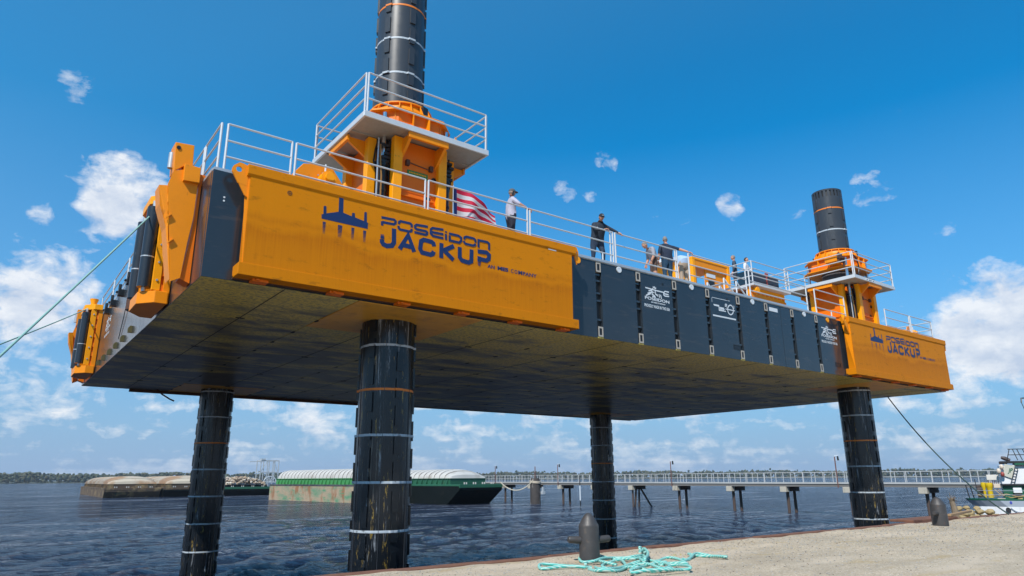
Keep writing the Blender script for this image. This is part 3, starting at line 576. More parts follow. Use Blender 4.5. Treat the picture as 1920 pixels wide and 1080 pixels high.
# ------------------------------------------------------------------ legs
def make_leg(x, y, ztop, label, zo, orange_z, zorange2=None, mark=False):
    root = thing('spud_leg', label, 'steel leg', (x, y, -1.0), 0, 'legs of the jack-up barge')
    r = .715
    g = G(); g.lathe((x, y, 0), [(r, -3.0), (r, HB+.02 if ztop < HB+1 else 11.6)], 40)
    g.build('leg_tube', M['leg'], root, smooth=True)
    if ztop > 12:
        g = G(); g.lathe((x, y, 0), [(r, 11.6), (r, ztop-.4)], 40); o = g.build('leg_tube', M['leg_clean'], root, smooth=True)
        # crown with notches at the very top
        g = G()
        for k in range(24):
            t = 2*PI*k/24; t2 = t + 2*PI/24*.62
            P = [(x+rr*math.cos(a), y+rr*math.sin(a)) for rr, a in ((r, t), (r, t2), (r-.05, t2), (r-.05, t))]
            g.prism([(p[0], p[1], ztop-.4) for p in P], (0,0,.33))
        g.lathe((x, y, 0), [(r-.0, ztop-.08), (r+.004, ztop), (r-.06, ztop), (r-.06, ztop-.09), (r-.0, ztop-.08)], 32)
        g.lathe((x, y, 0), [(r-.06, ztop-.45), (.02, ztop-.45)], 24)
        g.build('crown', M['leg_clean'], root)
        g = G(); g.lathe((x, y, 0), [(r-.052, ztop-.44), (r-.052, ztop-.02)], 24); g.build('crown_lining', M['gap'], root)
    zz = zo; zlist = []
    while zz > -.5: zlist.append(zz); zz -= 1.157
    zz = zo+1.157
    while zz < ztop-.2: 
        if not (HB-.0 < zz < TD+2.9): zlist.append(zz)
        zz += 1.157
    def bar_at(k, q):
        q0 = -.4 + (.35 if k % 2 else 0); f_ = (q-q0) % .70
        return f_ < .50 and not (TD-.5 < q-f_ < TD+2.6) and not (HB-.3 < q-f_ < TD)
    for q in zlist:
        g = G(); nn = 144; P = []
        for zz, e in ((q-.03, 0), (q, .002), (q+.03, 0)):
            for i in range(nn):
                t = 2*PI*i/nn; rr = r+.005+e
                for k in range(6):
                    da = (t-R((30 if not mark else 8)+60*k)+PI) % (2*PI)-PI
                    if abs(da) < .135 and bar_at(k, q): rr = (r+.042)/math.cos(da)+e
                P.append((x+rr*math.cos(t), y+rr*math.sin(t), zz))
        g.add(P, [(k*nn+i, k*nn+(i+1)%nn, (k+1)*nn+(i+1)%nn, (k+1)*nn+i) for k in range(2) for i in range(nn)])
        om = abs(q-orange_z) < .2 or (zorange2 and abs(q-zorange2) < .2)
        o = g.build('stripe', M['stripe_orange'] if om else M['stripe_white'], root)
        if om: o['label'] = 'orange stripe'
    # rack bars, six columns, staggered
    bar = G(); bar.box(-.085, .085, -.02, .037, 0, .50)
    bo = {}
    for k in range(6):
        az = R(30+60*k) if not mark else R(8+60*k)
        q = -.4 + (.35 if k % 2 else 0)
        while q < ztop-.7:
            if not (TD-.5 < q < TD+2.6) and not (HB-.3 < q < TD):
                mk = M['leg'] if q < HB else M['leg_clean']
                key = mk.name
                loc = Vector((r*math.cos(az), r*math.sin(az), q+1.0))
                rt = (0, 0, az-PI/2)
                if key not in bo:
                    b_ = G(); b_.v = list(bar.v); b_.f = list(bar.f); b_.m = list(bar.m)
                    o = b_.build('rack_bar', mk); o.parent = root; o.location = loc; o.rotation_euler = rt; bo[key] = o
                else: clone(bo[key], root, shift=loc, rot=rt)
            q += .70
    g = G()
    for k in range(6):
        az = R(0+60*k) if not mark else R(-22+60*k); c_, s__ = math.cos(az), math.sin(az)
        g.obox((x+c_*(r+.004), y+s__*(r+.004), 3.4), V(-s__, c_, 0), V(0,0,1), V(c_, s__, 0), .006, 5.2, .006)
    g.build('guide_strip', M['stripe_white'] if False else M['leg_clean'], root)
    return root
make_leg(5.315, 1.97, 22.5, 'tall near leg with scraped black paint, passing up through the nearest tower', 7.98, 6.79, 18.34)
make_leg(5.315, WY-1.9, HB+.1, 'black leg at the far left, standing in the water behind the long barges', 7.36, 6.21)
l3 = make_leg(30.07, WY-1.9, HB+.1, 'thin dark leg behind the near bollard, numbered 10 above its orange stripe', 7.80, 5.49)
make_leg(30.07, 1.97, 18.8, 'right-hand leg with notched crown standing past the second bollard', 7.34, 6.18, 17.75)
g = G()
ang0 = math.atan2(-14.76-(WY-1.9), -3.03-30.07) + R(33)
fnc = lambda u_, v_: (30.07+.725*math.cos(ang0+u_/.725), WY-1.9+.725*math.sin(ang0+u_/.725), 5.62+v_)
put_text(g, '10', 0, .30, 0, .42, fnc, .02); g.build('draft_number', M['white'], l3)

# ================================================================== JACKING TOWERS
def rail_run(root, a, b, z0, hts, m, post_extra=0.0, posts=(0,1), name_post='post', name_rail='rail', r=.024, mids=()):
    """one railing frame between two corner posts, as separate parts"""
    a, b = Vector(a), Vector(b)
    for k in posts:
        p = a if k == 0 else b
        g = G(); g.tube([(p.x,p.y,z0-post_extra),(p.x,p.y,z0+hts[0])], r*1.15, 8); g.build(name_post, m, root, smooth=True)
    for t, zlo, zhi in mids:
        p = a.lerp(b, t); g = G(); g.tube([(p.x,p.y,z0+zlo),(p.x,p.y,z0+zhi)], r, 8); g.build(name_post, m, root, smooth=True)
    for h in hts:
        g = G(); g.tube([(a.x,a.y,z0+h),(b.x,b.y,z0+h)], r, 8); g.build(name_rail, m, root, smooth=True)

def tower(cx, cy, label, lift, signed):
    root = thing('jacking_tower', label, 'jacking tower', (cx, cy, TD), 0, 'jacking towers on the deck')
    ZP = 13.62 if signed else 13.50      # underside of the platform
    def P(x, y, z_): return (cx+x, cy+y, z_)
    # walls of the jack house (octagon with square notches at the corners)
    h = 1.15; c_ = .62; n_ = .70
    outline = [(-c_,-h),(c_,-h),(c_,-n_),(n_,-n_),(n_,-c_),(h,-c_),(h,c_),(n_,c_),(n_,n_),(c_,n_),(c_,h),(-c_,h),(-c_,n_),(-n_,n_),(-n_,c_),(-h,c_),(-h,-c_),(-n_,-c_),(-n_,-n_),(-c_,-n_)]
    for i in range(20):
        a, b = outline[i], outline[(i+1)%20]
        d = Vector((b[0]-a[0], b[1]-a[1])); L = d.length
        if L < .3 and False: continue
        g = G(); g.bar(P((a[0]+b[0])/2, (a[1]+b[1])/2, TD), P((a[0]+b[0])/2, (a[1]+b[1])/2, ZP), .03, .03)
        g = G(); dn = d.normalized(); g.obox(P((a[0]+b[0])/2, (a[1]+b[1])/2, (TD+ZP)/2), V(dn.x,dn.y,0), V(-dn.y,dn.x,0), V(0,0,1), L/2-.002, .02, (ZP-TD)/2-.01)
        g.build('house_wall', M['deep_orange'], root)
    # flange posts at both sides of each corner notch
    for sx in (-1, 1):
        for sy in (-1, 1):
            g = G(); x_, y_ = sx*(c_+.08), sy*(h+.08)
            g.prism([P(x_-.13, y_-.10, TD), P(x_+.13, y_-.10, TD), P(x_+.13, y_+.10, TD), P(x_-.13, y_+.10, TD)], (0,0,ZP-TD-.01))
            g.build('corner_post', M['yellow'], root, bevel=.008)
            g = G(); x_, y_ = sx*(h+.10), sy*(c_+.10)
            g.prism([P(x_-.12, y_-.12, TD), P(x_+.12, y_-.12, TD), P(x_+.12, y_+.12, TD), P(x_-.12, y_+.12, TD)], (0,0,ZP-TD-.01))
            g.build('corner_post', M['yellow'], root, bevel=.008)
            # jacking cylinder with rod, clamps and hoses
            X, Y = sx*.98, sy*.98
            g = G(); g.cyl(P(X,Y,TD+.05), P(X,Y,TD+1.75), .125, n=16); g.cyl(P(X,Y,TD+1.65), P(X,Y,TD+1.78), .15, n=16); g.cyl(P(X,Y,TD+.9), P(X,Y,TD+.95), .14, n=16); cyo = g.build('jack_cylinder', M['black'], root, smooth=True)
            g = G(); g.cyl(P(X,Y,TD+1.78), P(X,Y,ZP+.75+lift), .07, n=12); g.build('jack_rod', M['chrome'], root, smooth=True)
            g = G()
            for k in range(5):
                a0 = rng.uniform(0, 2*PI); px_, py_ = X+.17*math.cos(a0), Y+.17*math.sin(a0)
                g.tube([P(px_,py_,ZP-.02), P(px_+rng.uniform(-.08,.08),py_+rng.uniform(-.08,.08),ZP-.35), P(px_+rng.uniform(-.12,.12),py_+rng.uniform(-.1,.1),ZP-.7), P(px_*1.0,py_,ZP-1.1), P(px_,py_,TD+.4+.2*k)], .022, 6)
            for k in range(5): g.box(cx+X+rng.uniform(-.2,.1), cx+X+rng.uniform(.12,.22), cy+Y-.14, cy+Y+.1, ZP-.3-.12*k, ZP-.22-.12*k)
            g.build('hose_bundle', M['hose'], root, smooth=False)
            g = G(); g.tube([P(X-.16,Y-.14,ZP-.3),P(X-.15,Y-.16,ZP-.8),P(X-.11,Y-.17,ZP-1.2),P(X-.11,Y-.17,TD+.1)], .022, 6); g.build('brass_pipe', M['brass'], root, smooth=True)
            g = G(); g.tube([P(X-.2,Y-.1,ZP-.1),P(X-.2,Y-.1,TD+.02)], .024, 6); g.build('conduit', M['galv'], root, smooth=True)
    # front wall details
    g = G(); g.box(cx-.48, cx+.48, cy-h-.035, cy-h-.02, TD+1.02, TD+1.05); g.build('wall_seam', M['deep_orange'], root); g = G(); g.tube([P(-.42,-h-.06,ZP-.62),P(.42,-h-.06,ZP-.70)], .014, 6)
    for x_ in (-.36, .38): g.box(cx+x_-.05, cx+x_+.05, cy-h-.12, cy-h-.02, ZP-.74, ZP-.58)
    g.build('wall_fixings', M['rust'], root)
    if signed:
        g = G(); g.box(cx-.34, cx+.30, cy-h-.045, cy-h-.022, ZP-1.02, ZP-.84); sg = g.build('green_sign', mat('sign_green', (.012,.19,.03), .5), root, bevel=.005)
        g = G()
        fn = lambda x, z_: (cx+x, cy-h-.048, z_)
        for k in range(11): g.box(cx-.29+k*.05, cx-.29+k*.05+.032, cy-h-.05, cy-h-.045, ZP-.925, ZP-.885)
        for k in range(14): g.box(cx-.24+k*.032, cx-.24+k*.032+.018, cy-h-.05, cy-h-.045, ZP-.985, ZP-.965)
        g.build('sign_lettering', M['yellow'], sg)
    for x_, z_ in ((.50, ZP-.95), (-.02+.35, TD+.95)):
        g = G(); g.ring((cx+x_, cy-h-.024, z_), (0,-1,0), .05, .075, .02, 16); g.cyl((cx+x_, cy-h-.01, z_), (cx+x_, cy-h-.026, z_), .05, n=14); g.build('wall_port', M['gap'], root)
    # stiffening ring low on the wall
    g = G(); g.box(cx-.5, cx+.5, cy-h-.09, cy-h-.018, TD+.86, TD+.89); g.build('wall_stiffener', M['deep_orange'], root); g = G(); g.box(cx-h-.09, cx-h-.018, cy-.5, cy+.5, TD+.86, TD+.89); g.build('wall_stiffener', M['deep_orange'], root)
    # brackets under the platform
    for x_ in (-.55, .55):
        g = G(); g.prism([P(x_-.04,-1.17,ZP-.05),P(x_-.04,-1.72,ZP-.05),P(x_-.04,-1.72,ZP-.16),P(x_-.04,-1.17,ZP-.62)], (.08,0,0)); g.build('platform_bracket', M['orange'], root)
        g = G(); g.prism([P(x_-.04,1.17,ZP-.05),P(x_-.04,1.72,ZP-.05),P(x_-.04,1.72,ZP-.16),P(x_-.04,1.17,ZP-.62)], (.08,0,0)); g.build('platform_bracket', M['orange'], root)
        for s_ in (-1, 1):
            g = G(); g.prism([P(s_*1.17,x_-.04,ZP-.05),P(s_*1.86,x_-.04,ZP-.05),P(s_*1.86,x_-.04,ZP-.16),P(s_*1.17,x_-.04,ZP-.62)], (0,.08,0)); g.build('platform_bracket', M['orange'], root)
    for s_ in (-1, 1):
        g = G(); g.box(cx-.62, cx+.62, cy+s_*1.72-.04, cy+s_*1.72+.04, ZP-.17, ZP-.005); g.build('bracket_beam', M['orange'], root, bevel=.005)
        g = G(); g.box(cx+s_*1.86-.04, cx+s_*1.86+.04, cy-.62, cy+.62, ZP-.17, ZP-.005); g.build('bracket_beam', M['orange'], root, bevel=.005)
    # platform: four edge channels and eight plates with an opening for the leg
    HX, HY = 1.95, 1.80
    for q in ((-HX,HX,-HY,-HY+.06),(-HX,HX,HY-.06,HY),(-HX,-HX+.06,-HY+.061,HY-.061),(HX-.06,HX,-HY+.061,HY-.061)):
        g = G(); g.box(cx+q[0], cx+q[1], cy+q[2], cy+q[3], ZP, ZP+.16); g.build('platform_edge', M['galv_pale'], root, bevel=.005)
    for q in ((-HX+.07,-.66,-HY+.07,-.87),(-.65,.65,-HY+.07,-.87),(.66,HX-.07,-HY+.07,-.87),(-HX+.07,-.66,.87,HY-.07),(-.65,.65,.87,HY-.07),(.66,HX-.07,.87,HY-.07),(-HX+.07,-.95,-.86,.86),(.95,HX-.07,-.86,.86)):
        g = G(); g.box(cx+q[0], cx+q[1], cy+q[2], cy+q[3], ZP+.03, ZP+.10); 
        g.box(cx+q[0], cx+q[1], cy+q[2], cy+q[2]+.03, ZP+.0, ZP+.03); g.build('platform_plate', M['grating'], root)
    # railing round the platform
    zt = ZP+.16; hs = (1.13, .76, .38); e = .035
    cs = [(-HX+e,-HY+e),(HX-e,-HY+e),(HX-e,HY-e),(-HX+e,HY-e)]
    for i in range(4):
        a, b = Vector(cs[i]), Vector(cs[(i+1)%4]); d = (b-a).normalized()*.05
        a2, b2 = a+d, b-d
        rail_run(root, P(a2.x,a2.y,0), P(b2.x,b2.y,0), zt, hs, M['galv_pale'], .12, name_post='railing_post', name_rail='railing_bar', mids=((.5,0,1.13),) if i in (1,2) else ())
    # upper yoke: lower and upper flange plates with ribs, cut corners
    def octo(hx, cut, z_): return [P(-hx,-hx+cut,z_),P(-hx+cut,-hx,z_),P(hx-cut,-hx,z_),P(hx,-hx+cut,z_),P(hx,hx-cut,z_),P(hx-cut,hx,z_),P(-hx+cut,hx,z_),P(-hx,hx-cut,z_)]
    zb = ZP+.28+lift; ztp = zb+.62
    def holed(nm, hx, cut, z0, z1, hole, m):
        o_ = octo(hx, cut, 0); pts = []
        n = 24; vs = []
        ring_out = []
        for i in range(n):
            t = 2*PI*i/n+.001; dx, dy = math.cos(t), math.sin(t); best = 9
            for k in range(8):
                a = Vector((o_[k][0]-cx, o_[k][1]-cy)); b = Vector((o_[(k+1)%8][0]-cx, o_[(k+1)%8][1]-cy)); ee = b-a
                den = dx*ee.y-dy*ee.x
                if abs(den) < 1e-9: continue
                tt = (a.x*ee.y-a.y*ee.x)/den; uu = (a.x*dy-a.y*dx)/den
                if tt > 0 and -1e-6 <= uu <= 1+1e-6: best = min(best, tt)
            ring_out.append((dx*best, dy*best))
        for zz in (z0, z1):
            vs += [(cx+p[0], cy+p[1], zz) for p in ring_out] + [(cx+hole*math.cos(2*PI*i/n), cy+hole*math.sin(2*PI*i/n), zz) for i in range(n)]
        F = []
        for i in range(n):
            j = (i+1)%n; F += [(i,j,n+j,n+i),(2*n+i,3*n+i,3*n+j,2*n+j),(i,2*n+i,2*n+j,j),(n+i,n+j,3*n+j,3*n+i)]
        g = G(); g.add(vs, F); return g.build(nm, m, root)
    holed('yoke_flange', 1.36, .52, zb, zb+.05, .74, M['orange']); holed('yoke_flange', 1.28, .55, ztp-.05, ztp, .74, M['orange'])
    g = G(); oc = octo(1.14, .5, zb+.05)
    for k in range(8):
        a, b = Vector(oc[k]), Vector(oc[(k+1)%8]); d = (b-a).normalized()
        g.obox((a+b)/2+V(0,0,.26), d, V(-d.y,d.x,0), V(0,0,1), (b-a).length/2, .02, .26)
    g.build('yoke_wall', M['deep_orange'], root)
    for k in range(16):
        t = 2*PI*(k+.5)/16; rr = 1.27 if k % 4 in (1,2) else 1.24
        g = G(); d = V(math.cos(t), math.sin(t), 0); g.obox(P(d.x*1.22, d.y*1.22, zb+.31), d, V(-d.y,d.x,0), V(0,0,1), .11, .012, .25); g.build('yoke_rib', M['orange'], root)
    # collar: sloped shell, top ring and ribs
    g = G(); g.lathe((cx,cy,0), [(.98,ztp+.0),(.84,ztp+.46),(.78,ztp+.46)], 32); g.build('collar', M['orange'], root, smooth=True)
    g = G(); g.lathe((cx,cy,0), [(.92,ztp+.46),(.92,ztp+.50),(.745,ztp+.50),(.745,ztp+.46),(.92,ztp+.46)], 32); g.build('collar_ring', M['orange'], root)
    for k in range(18):
        t = 2*PI*k/18; d = V(math.cos(t), math.sin(t), 0); s_ = V(-d.y,d.x,0)*.012
        p = [Vector(P(d.x*q[0], d.y*q[0], q[1]))-s_ for q in ((.83,ztp),(1.10,ztp),(1.10,ztp+.06),(.92,ztp+.46),(.83,ztp+.46))]
        g = G(); g.prism(p, s_*2); g.build('collar_rib', M['orange'], root)
    for t in (R(-75), R(105)):
        g = G(); d = V(math.cos(t), math.sin(t), 0); g.obox(P(d.x*.93, d.y*.93, ztp+.2), V(-d.y,d.x,0), d, V(0,0,1), .09, .12, .22); g.build('locking_pin', M['black'], root)
    if lift < .1:
        # black skirt and work lamp
        g = G(); g.sphere(P(-1.3, 1.35, ZP+.62), .28, .28, .32, 12, 8); g.build('black_float', M['black'], root, smooth=True)
        g = G(); g.prism([P(1.2,-1.3,ZP+.17),P(1.45,-1.3,ZP+.17),P(1.1,-1.3,ZP+.55)], (0,.02,0)); g.build('sloping_plate', M['orange'], root)
    else:
        g = G(); g.prism([P(-.9,-1.28,ZP+.17),P(1.1,-1.28,ZP+.17),P(1.1,-1.28,ZP+.5),P(-.2,-1.28,ZP+.5)], (0,.03,0)); g.build('dark_guard', M['black'], root)
        # pin jack unit with hose loop, left of the yoke
        g = G(); g.box(cx-1.85, cx-1.25, cy-1.0, cy-.4, zb+.15, zb+.5); g.cyl(P(-1.5,-.7,zb+.1),P(-1.5,-.7,zb+.62), .26, n=12); g.build('pin_jack', M['orange'], root, bevel=.01)
        g = G()
        for k in range(7): g.box(cx-1.8+.08*k, cx-1.74+.08*k, cy-1.08, cy-1.0, zb+rng.uniform(-.1,.3), zb+rng.uniform(.35,.6))
        g.cyl(P(-1.75,-1.1,zb+.3),P(-1.3,-1.1,zb+.35), .05); g.build('valve_block', M['rust'], root)
        g = G(); c0 = Vector(P(-1.0,-1.38,zb-.02)); g.tube([c0+V(.42*math.cos(a), 0, .52*math.sin(a)) for a in np.linspace(-2.0, 2.1, 22)], .035, 8); g.build('hose_loop', M['hose'], root, smooth=True)
        g = G(); g.box(cx-.95, cx-.15, cy-HY-.012, cy-HY-.001, ZP+.02, ZP+.14); g.build('name_plate', M['white'], root)
        g = G(); put_text(g, '\u2022 \u2022\u2022 \u2022', cx-.9, cx-.2, ZP+.05, ZP+.10, lambda x, z_: (x, cy-HY-.016, z_), .02); g.build('plate_marks', M['black'], root)
    return root
tower(5.42, 1.97, 'large orange jacking tower rising over the near lettered box, with the green sign', .02, True)
tower(30.07, 1.97, 'orange jacking tower at the far right, its collar raised above the platform', .60, False)

# ================================================================== DECK RAILINGS
def handrail(a, b, label, z0=TD+.04, mids=(), ht=1.13):
    p = Vector(a); root = thing('handrail', label, 'railing', (a[0], a[1], z0), 0, 'removable galvanised railing frames round the deck')
    rail_run(root, a, b, z0, (ht, .73, .34), M['galv_pale'], .14, mids=mids)
    return root
yr = .10
for a, b, lb, mi in [(.23,1.68,'shortest front railing frame, between the hull corner and the orange winch',()),
    (1.78,5.27,'railing frame on the orange box in front of the near tower',()),
    (5.37,8.71,'railing frame between the near tower and the man in white shirt',()),
    (8.81,12.22,'railing frame where the man in the dark jacket leans',((.86,-.1,.34),(.965,-.14,1.13))),
    (12.33,15.36,'railing frame between the man in the dark jacket and the men in shirts',((.97,-.14,1.1),)),
    (15.99,19.34,'railing frame in front of the yellow open cab',()),
    (19.56,23.55,'railing frame in front of the dark skid container',()),
    (24.2,26.6,'railing frame left of the far orange tower',((.5,-.14,.34),)),
    (30.35,32.8,'railing frame right of the far orange tower',()),
    (32.95,35.3,'last railing frame at the far right end of the deck',())]:
    handrail((a,yr,0), (b,yr,0), lb, mids=mi, z0=TD+.04 if 0 < 1 else TD)
handrail((LX-.1,.15,0), (LX-.1,2.2,0), 'railing frame running back from the far right corner of the deck')
for a, b, lb in [(.14,1.5,'railing frame on the left edge nearest the hull corner'),(1.62,4.9,'left edge railing frame behind the near orange fender bracket'),
    (5.0,8.4,'left edge railing frame behind the rusty fender pipe'),(8.6,12.1,'left edge railing frame just beyond the rusty fender pipe'),
    (12.2,15.6,'left edge railing frame in the middle of the far half'),(15.7,19.1,'left edge railing frame above the far fender')]:
    handrail((.10,a,0), (.10,b,0), lb)

# ================================================================== FENDER FRAMES ON THE LEFT SIDE
def vbracket(y, s, label):
    """tapering hook bracket; s=+1 front face towards -Y"""
    root = thing('fender_bracket', label, 'steel bracket', (0, y, HB), 0, 'tapering orange brackets on the left side')
    d = .46*s
    F = [(-.74,10.86),(-.62,11.22),(-.62,11.42),(-.44,11.42),(-.44,11.0),(-.10,11.02),(-.16,10.05),(-.10,8.80),(-.42,8.70),(-.62,10.1)]
    g = G(); g.prism([(-.62,y,11.20),(-.66,y,11.90),(-.27,y,11.93),(-.25,y,11.40),(-.45,y,11.36)], (0,d,0)); g.build('head_block', M['panel_orange'] if False else M['orange'], root, bevel=.008)
    g = G(); g.prism([(-.70,y,10.88),(-.62,y,11.21),(-.40,y,11.30),(-.10,y,11.02),(-.11,y,10.2),(-.17,y,9.6),(-.22,y,8.80),(-.40,y,8.70)], (0,d*.10,0)); g.build('face_plate', M['orange'], root)
    g = G(); g.prism([(-.42,y-.10*s,11.00),(-.43,y-.10*s,11.40),(-.09,y-.10*s,11.38),(-.09,y-.10*s,11.02)], (0,d*.62,0)); g.build('stop_block', M['orange'], root, bevel=.006)
    g = G(); g.prism([(-.70,y+.03*s,10.85),(-.86,y+.06*s,10.83),(-.80,y+.06*s,10.4),(-.62,y+.06*s,9.9),(-.45,y+.05*s,8.9),(-.42,y+.03*s,8.75),(-.60,y+.03*s,10.0)], (0,d,0)); g.build('side_wing', M['orange'], root)
    g = G(); g.prism([(-.22,y+.05*s,8.80),(-.115,y+.05*s,9.65),(-.08,y+.05*s,10.2),(-.07,y+.05*s,11.0),(-.015,y+.05*s,11.0),(-.015,y+.05*s,8.72)], (0,d*.9,0)); g.build('back_leg', M['deep_orange'], root)
    g = G(); g.box(-.12, .10, min(y+.08*s,y+.3*s), max(y+.08*s,y+.3*s), 11.02, 11.3); g.build('deck_hook', M['deep_orange'], root)
    g = G(); g.cyl((-.585,y+(-.02)*s,11.78),(-.585,y+.0*s,11.78), .045, n=12); g.build('pin_hole', M['black'], root)
    g = G(); g.cyl((-.66,y+.25*s,11.35),(-.66,y+.25*s,11.72), .07, n=10); g.build('sheave', M['galv'], root, smooth=True)
    g = G(); 
    for zz, xx in ((10.1,-.66),(9.55,-.56)): g.prism([(xx,y+.01*s,zz),(xx+.10,y-.0*s,zz+.10),(xx+.10,y-.0*s,zz+.07),(xx,y+.01*s,zz-.04)], (0,-.06*s,0))
    g.build('tab', M['orange'], root)
    return root
vbracket(.90, 1, 'big tapering orange bracket hooked over the deck edge next to the near hull corner')
vbracket(WY-.45, -1, 'orange bracket at the far end of the left side, beyond both black roller tubes')
def roller_frame(y0, y1, label, post=False):
    root = thing('roller_fender', label, 'fender frame', (0, y0, HB), 0, 'roller fender frames on the left side')
    z0, z1 = 9.0, 11.25
    ym = (y0+y1)/2
    # slotted upright near the camera
    for a, b, zz0, zz1 in ((y0,y0+.14,z0,z1),):
        g = G(); g.box(-.42,-.24,a,b,zz0,zz1); g.build('slotted_upright', M['yellow'], root, bevel=.006)
        g = G(); g.box(-.17,-.02,a,b,zz0-.3,zz1); g.build('slotted_upright', M['orange'], root, bevel=.006)
        g = G()
        for k in range(6):
            q = zz0+k*(zz1-zz0)/6; g.box(-.24,-.17,a+.02,b-.02,q,q+.16)
        g.box(-.24,-.17,a+.09,b-.01,zz0,zz1)
        g.build('slot_web', M['deep_orange'], root)
    for k in range(5):
        g = G(); g.cyl((-.33,y0+.001,z0+.25+.45*k),(-.33,y0-.025,z0+.25+.45*k), .028, n=8); g.build('bolt', M['galv'], root)
    g = G(); g.box(-.50,-.02,y0+.5,y1,z0-.05,z1+.0); g.build('frame_body', M['orange'], root, bevel=.01)
    # rollers
    for (xx, yy) in ((-.56,y0+.22),(-.56,y1-.25)):
        g = G(); g.cyl((xx,yy,z0+.08),(xx,yy,z1-.12), .155, n=20); g.build('roller', M['rubber'], root, smooth=True)
        g = G(); g.cyl((xx,yy,z0-.02),(xx,yy,z0+.08), .05, n=8); g.cyl((xx,yy,z1-.12),(xx,yy,z1+.06), .05, n=8); g.build('axle', M['galv'], root)
        g = G(); g.ring((xx,yy,(z0+z1)/2-.3),(0,0,1), .150, .160, .03, 20); g.build('roller_joint', M['galv'], root)
    # chamfered shoe below and head above
    for zz, hh, nm in ((8.68, .30, 'shoe'), (z1, .22, 'head_plate')):
        g = G(); g.prism([(-.05,y0-.06,zz),(-.34,y0-.06,zz),(-.66,y0+.35,zz),(-.66,y1-.45,zz),(-.34,y1+.05,zz),(-.05,y1+.05,zz)], (0,0,hh)); g.build(nm, M['yellow'] if nm == 'head_plate' else M['orange'], root, bevel=.01)
    g = G(); g.lathe((-.35,ym-.5,0), [(.13,z1+.20),(.11,z1+.35),(.16,z1+.5),(.16,z1+.53),(.0,z1+.53)], 14); g.build('fairlead_post', M['yellow'], root, smooth=True)
    return root
roller_frame(3.1, 4.9, 'orange and yellow roller fender frame between the near bracket and rusty pipe')
roller_frame(16.9, 18.9, 'yellow slotted roller fender frame near the far end of the left side')
pp = thing('fender_pipe', 'rusty brown steel pipe hanging upright on the left side of the hull', 'steel pipe', (-.32,6.4,9.2))
g = G(); g.cyl((-.32,6.4,9.15),(-.32,6.4,11.42), .19, n=20); g.build('pipe', M['rust'], pp, smooth=True)
g = G(); g.cyl((-.32,6.4,9.13),(-.32,6.4,9.149), .17, n=20); g.cyl((-.32,6.4,11.421),(-.32,6.4,11.45), .10, n=12); g.build('end_cap', M['black'], pp)
g = G(); g.box(-.2,-.01,6.33,6.47,10.9,11.0); g.box(-.2,-.01,6.33,6.47,9.5,9.6); g.build('pipe_bracket', M['black'], pp)

# ================================================================== DECK EQUIPMENT
def winch(x, y, rz, label, s=1.0):
    root = thing('winch', label, 'winch', (x, y, TD), rz, 'orange deck winches', local=True)
    def sc_(g):
        g.v = [(p[0]*s, p[1]*s, p[2]*s) for p in g.v]; return g
    for yy in (-.34, .30):
        g = G(); g.prism([(-.62,yy,0),(-.62,yy,.62),(-.40,yy,.92),(-.05,yy,1.0),(.30,yy,.95),(.58,yy,.60),(.62,yy,0)], (0,.04,0)); sc_(g).build('side_frame', M['orange'], root, bevel=.006)
    g = G(); g.cyl((0,-.30,.55),(0,.30,.55), .30, n=20); g.cyl((0,-.30,.55),(0,-.27,.55), .42, n=20); g.cyl((0,.27,.55),(0,.30,.55), .42, n=20); sc_(g).build('drum', M['yellow'], root, smooth=True)
    g = G(); g.cyl((.1,-.36,.60),(.1,-.62,.60), .17, n=16); g.cyl((.1,-.62,.60),(.1,-.70,.60), .10, n=12); sc_(g).build('gearbox', M['yellow'], root, smooth=True)
    g = G()
    for k in range(10):
        a = 2*PI*k/10; g.cyl((.1+.20*math.cos(a),-.36,.60+.20*math.sin(a)),(.1+.20*math.cos(a),-.385,.60+.20*math.sin(a)), .018, n=6)
    sc_(g).build('gear_bolts', M['galv'], root)
    g = G(); g.box(-.66,.66,-.4,.4,-.0,.06); sc_(g).build('bed', M['orange'], root)
    g = G(); g.cyl((.05,-.5,.78),(.05,-.5,.95), .02, n=6); sc_(g).build('lever', M['white'], root)
    return root
winch(2.65, 1.15, 0, 'orange winch with bolted gearbox behind the railing left of the near tower', 1.12)
winch(34.1, 1.0, R(10), 'yellow winch behind the last railings at the far right', .9)

# open yellow cab / control container
cab = thing('yellow_cab', 'open yellow control cab with a dark doorway standing on the deck', 'equipment cab', (20.0,3.0,TD))
x0, x1, y0, y1, z0, z1 = 19.95, 22.55, 3.0, 5.2, TD+.05, 13.62
for q in ((x0,x0+.18,y0,y0+.16),(x1-.18,x1,y0,y0+.16),(x0,x0+.18,y1-.16,y1),(x1-.18,x1,y1-.16,y1)):
    g = G(); g.box(q[0],q[1],q[2],q[3],z0,z1); g.build('corner_post', M['yellow'], cab, bevel=.01)
g = G(); g.box(x0,x1,y0,y1,z1+.001,z1+.10); g.build('roof', M['yellow'], cab, bevel=.01)
g = G(); g.box(x0,x1,y0,y1,z0-.05,z0-.001); g.build('floor_frame', M['yellow'], cab)
g = G(); g.box(x0+.18,x1-.18,y0+.03,y0+.08,z1-.30,z1); g.build('header', M['orange'], cab)
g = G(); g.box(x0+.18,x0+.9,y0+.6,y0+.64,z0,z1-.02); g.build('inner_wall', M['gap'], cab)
g = G(); g.box(x0+.95,x1-.18,y0+.12,y0+.16,z0,z1-.3); g.build('front_panel', M['orange'], cab)
g = G(); g.box(x0+1.15,x0+1.55,y0+.095,y0+.118,z0+1.2,z1-.75); g.build('window', M['black'], cab)
g = G(); g.box(x0+1.05,x0+1.65,y0+.10,y0+.119,z1-.62,z1-.45); g.build('notice', M['white'], cab)
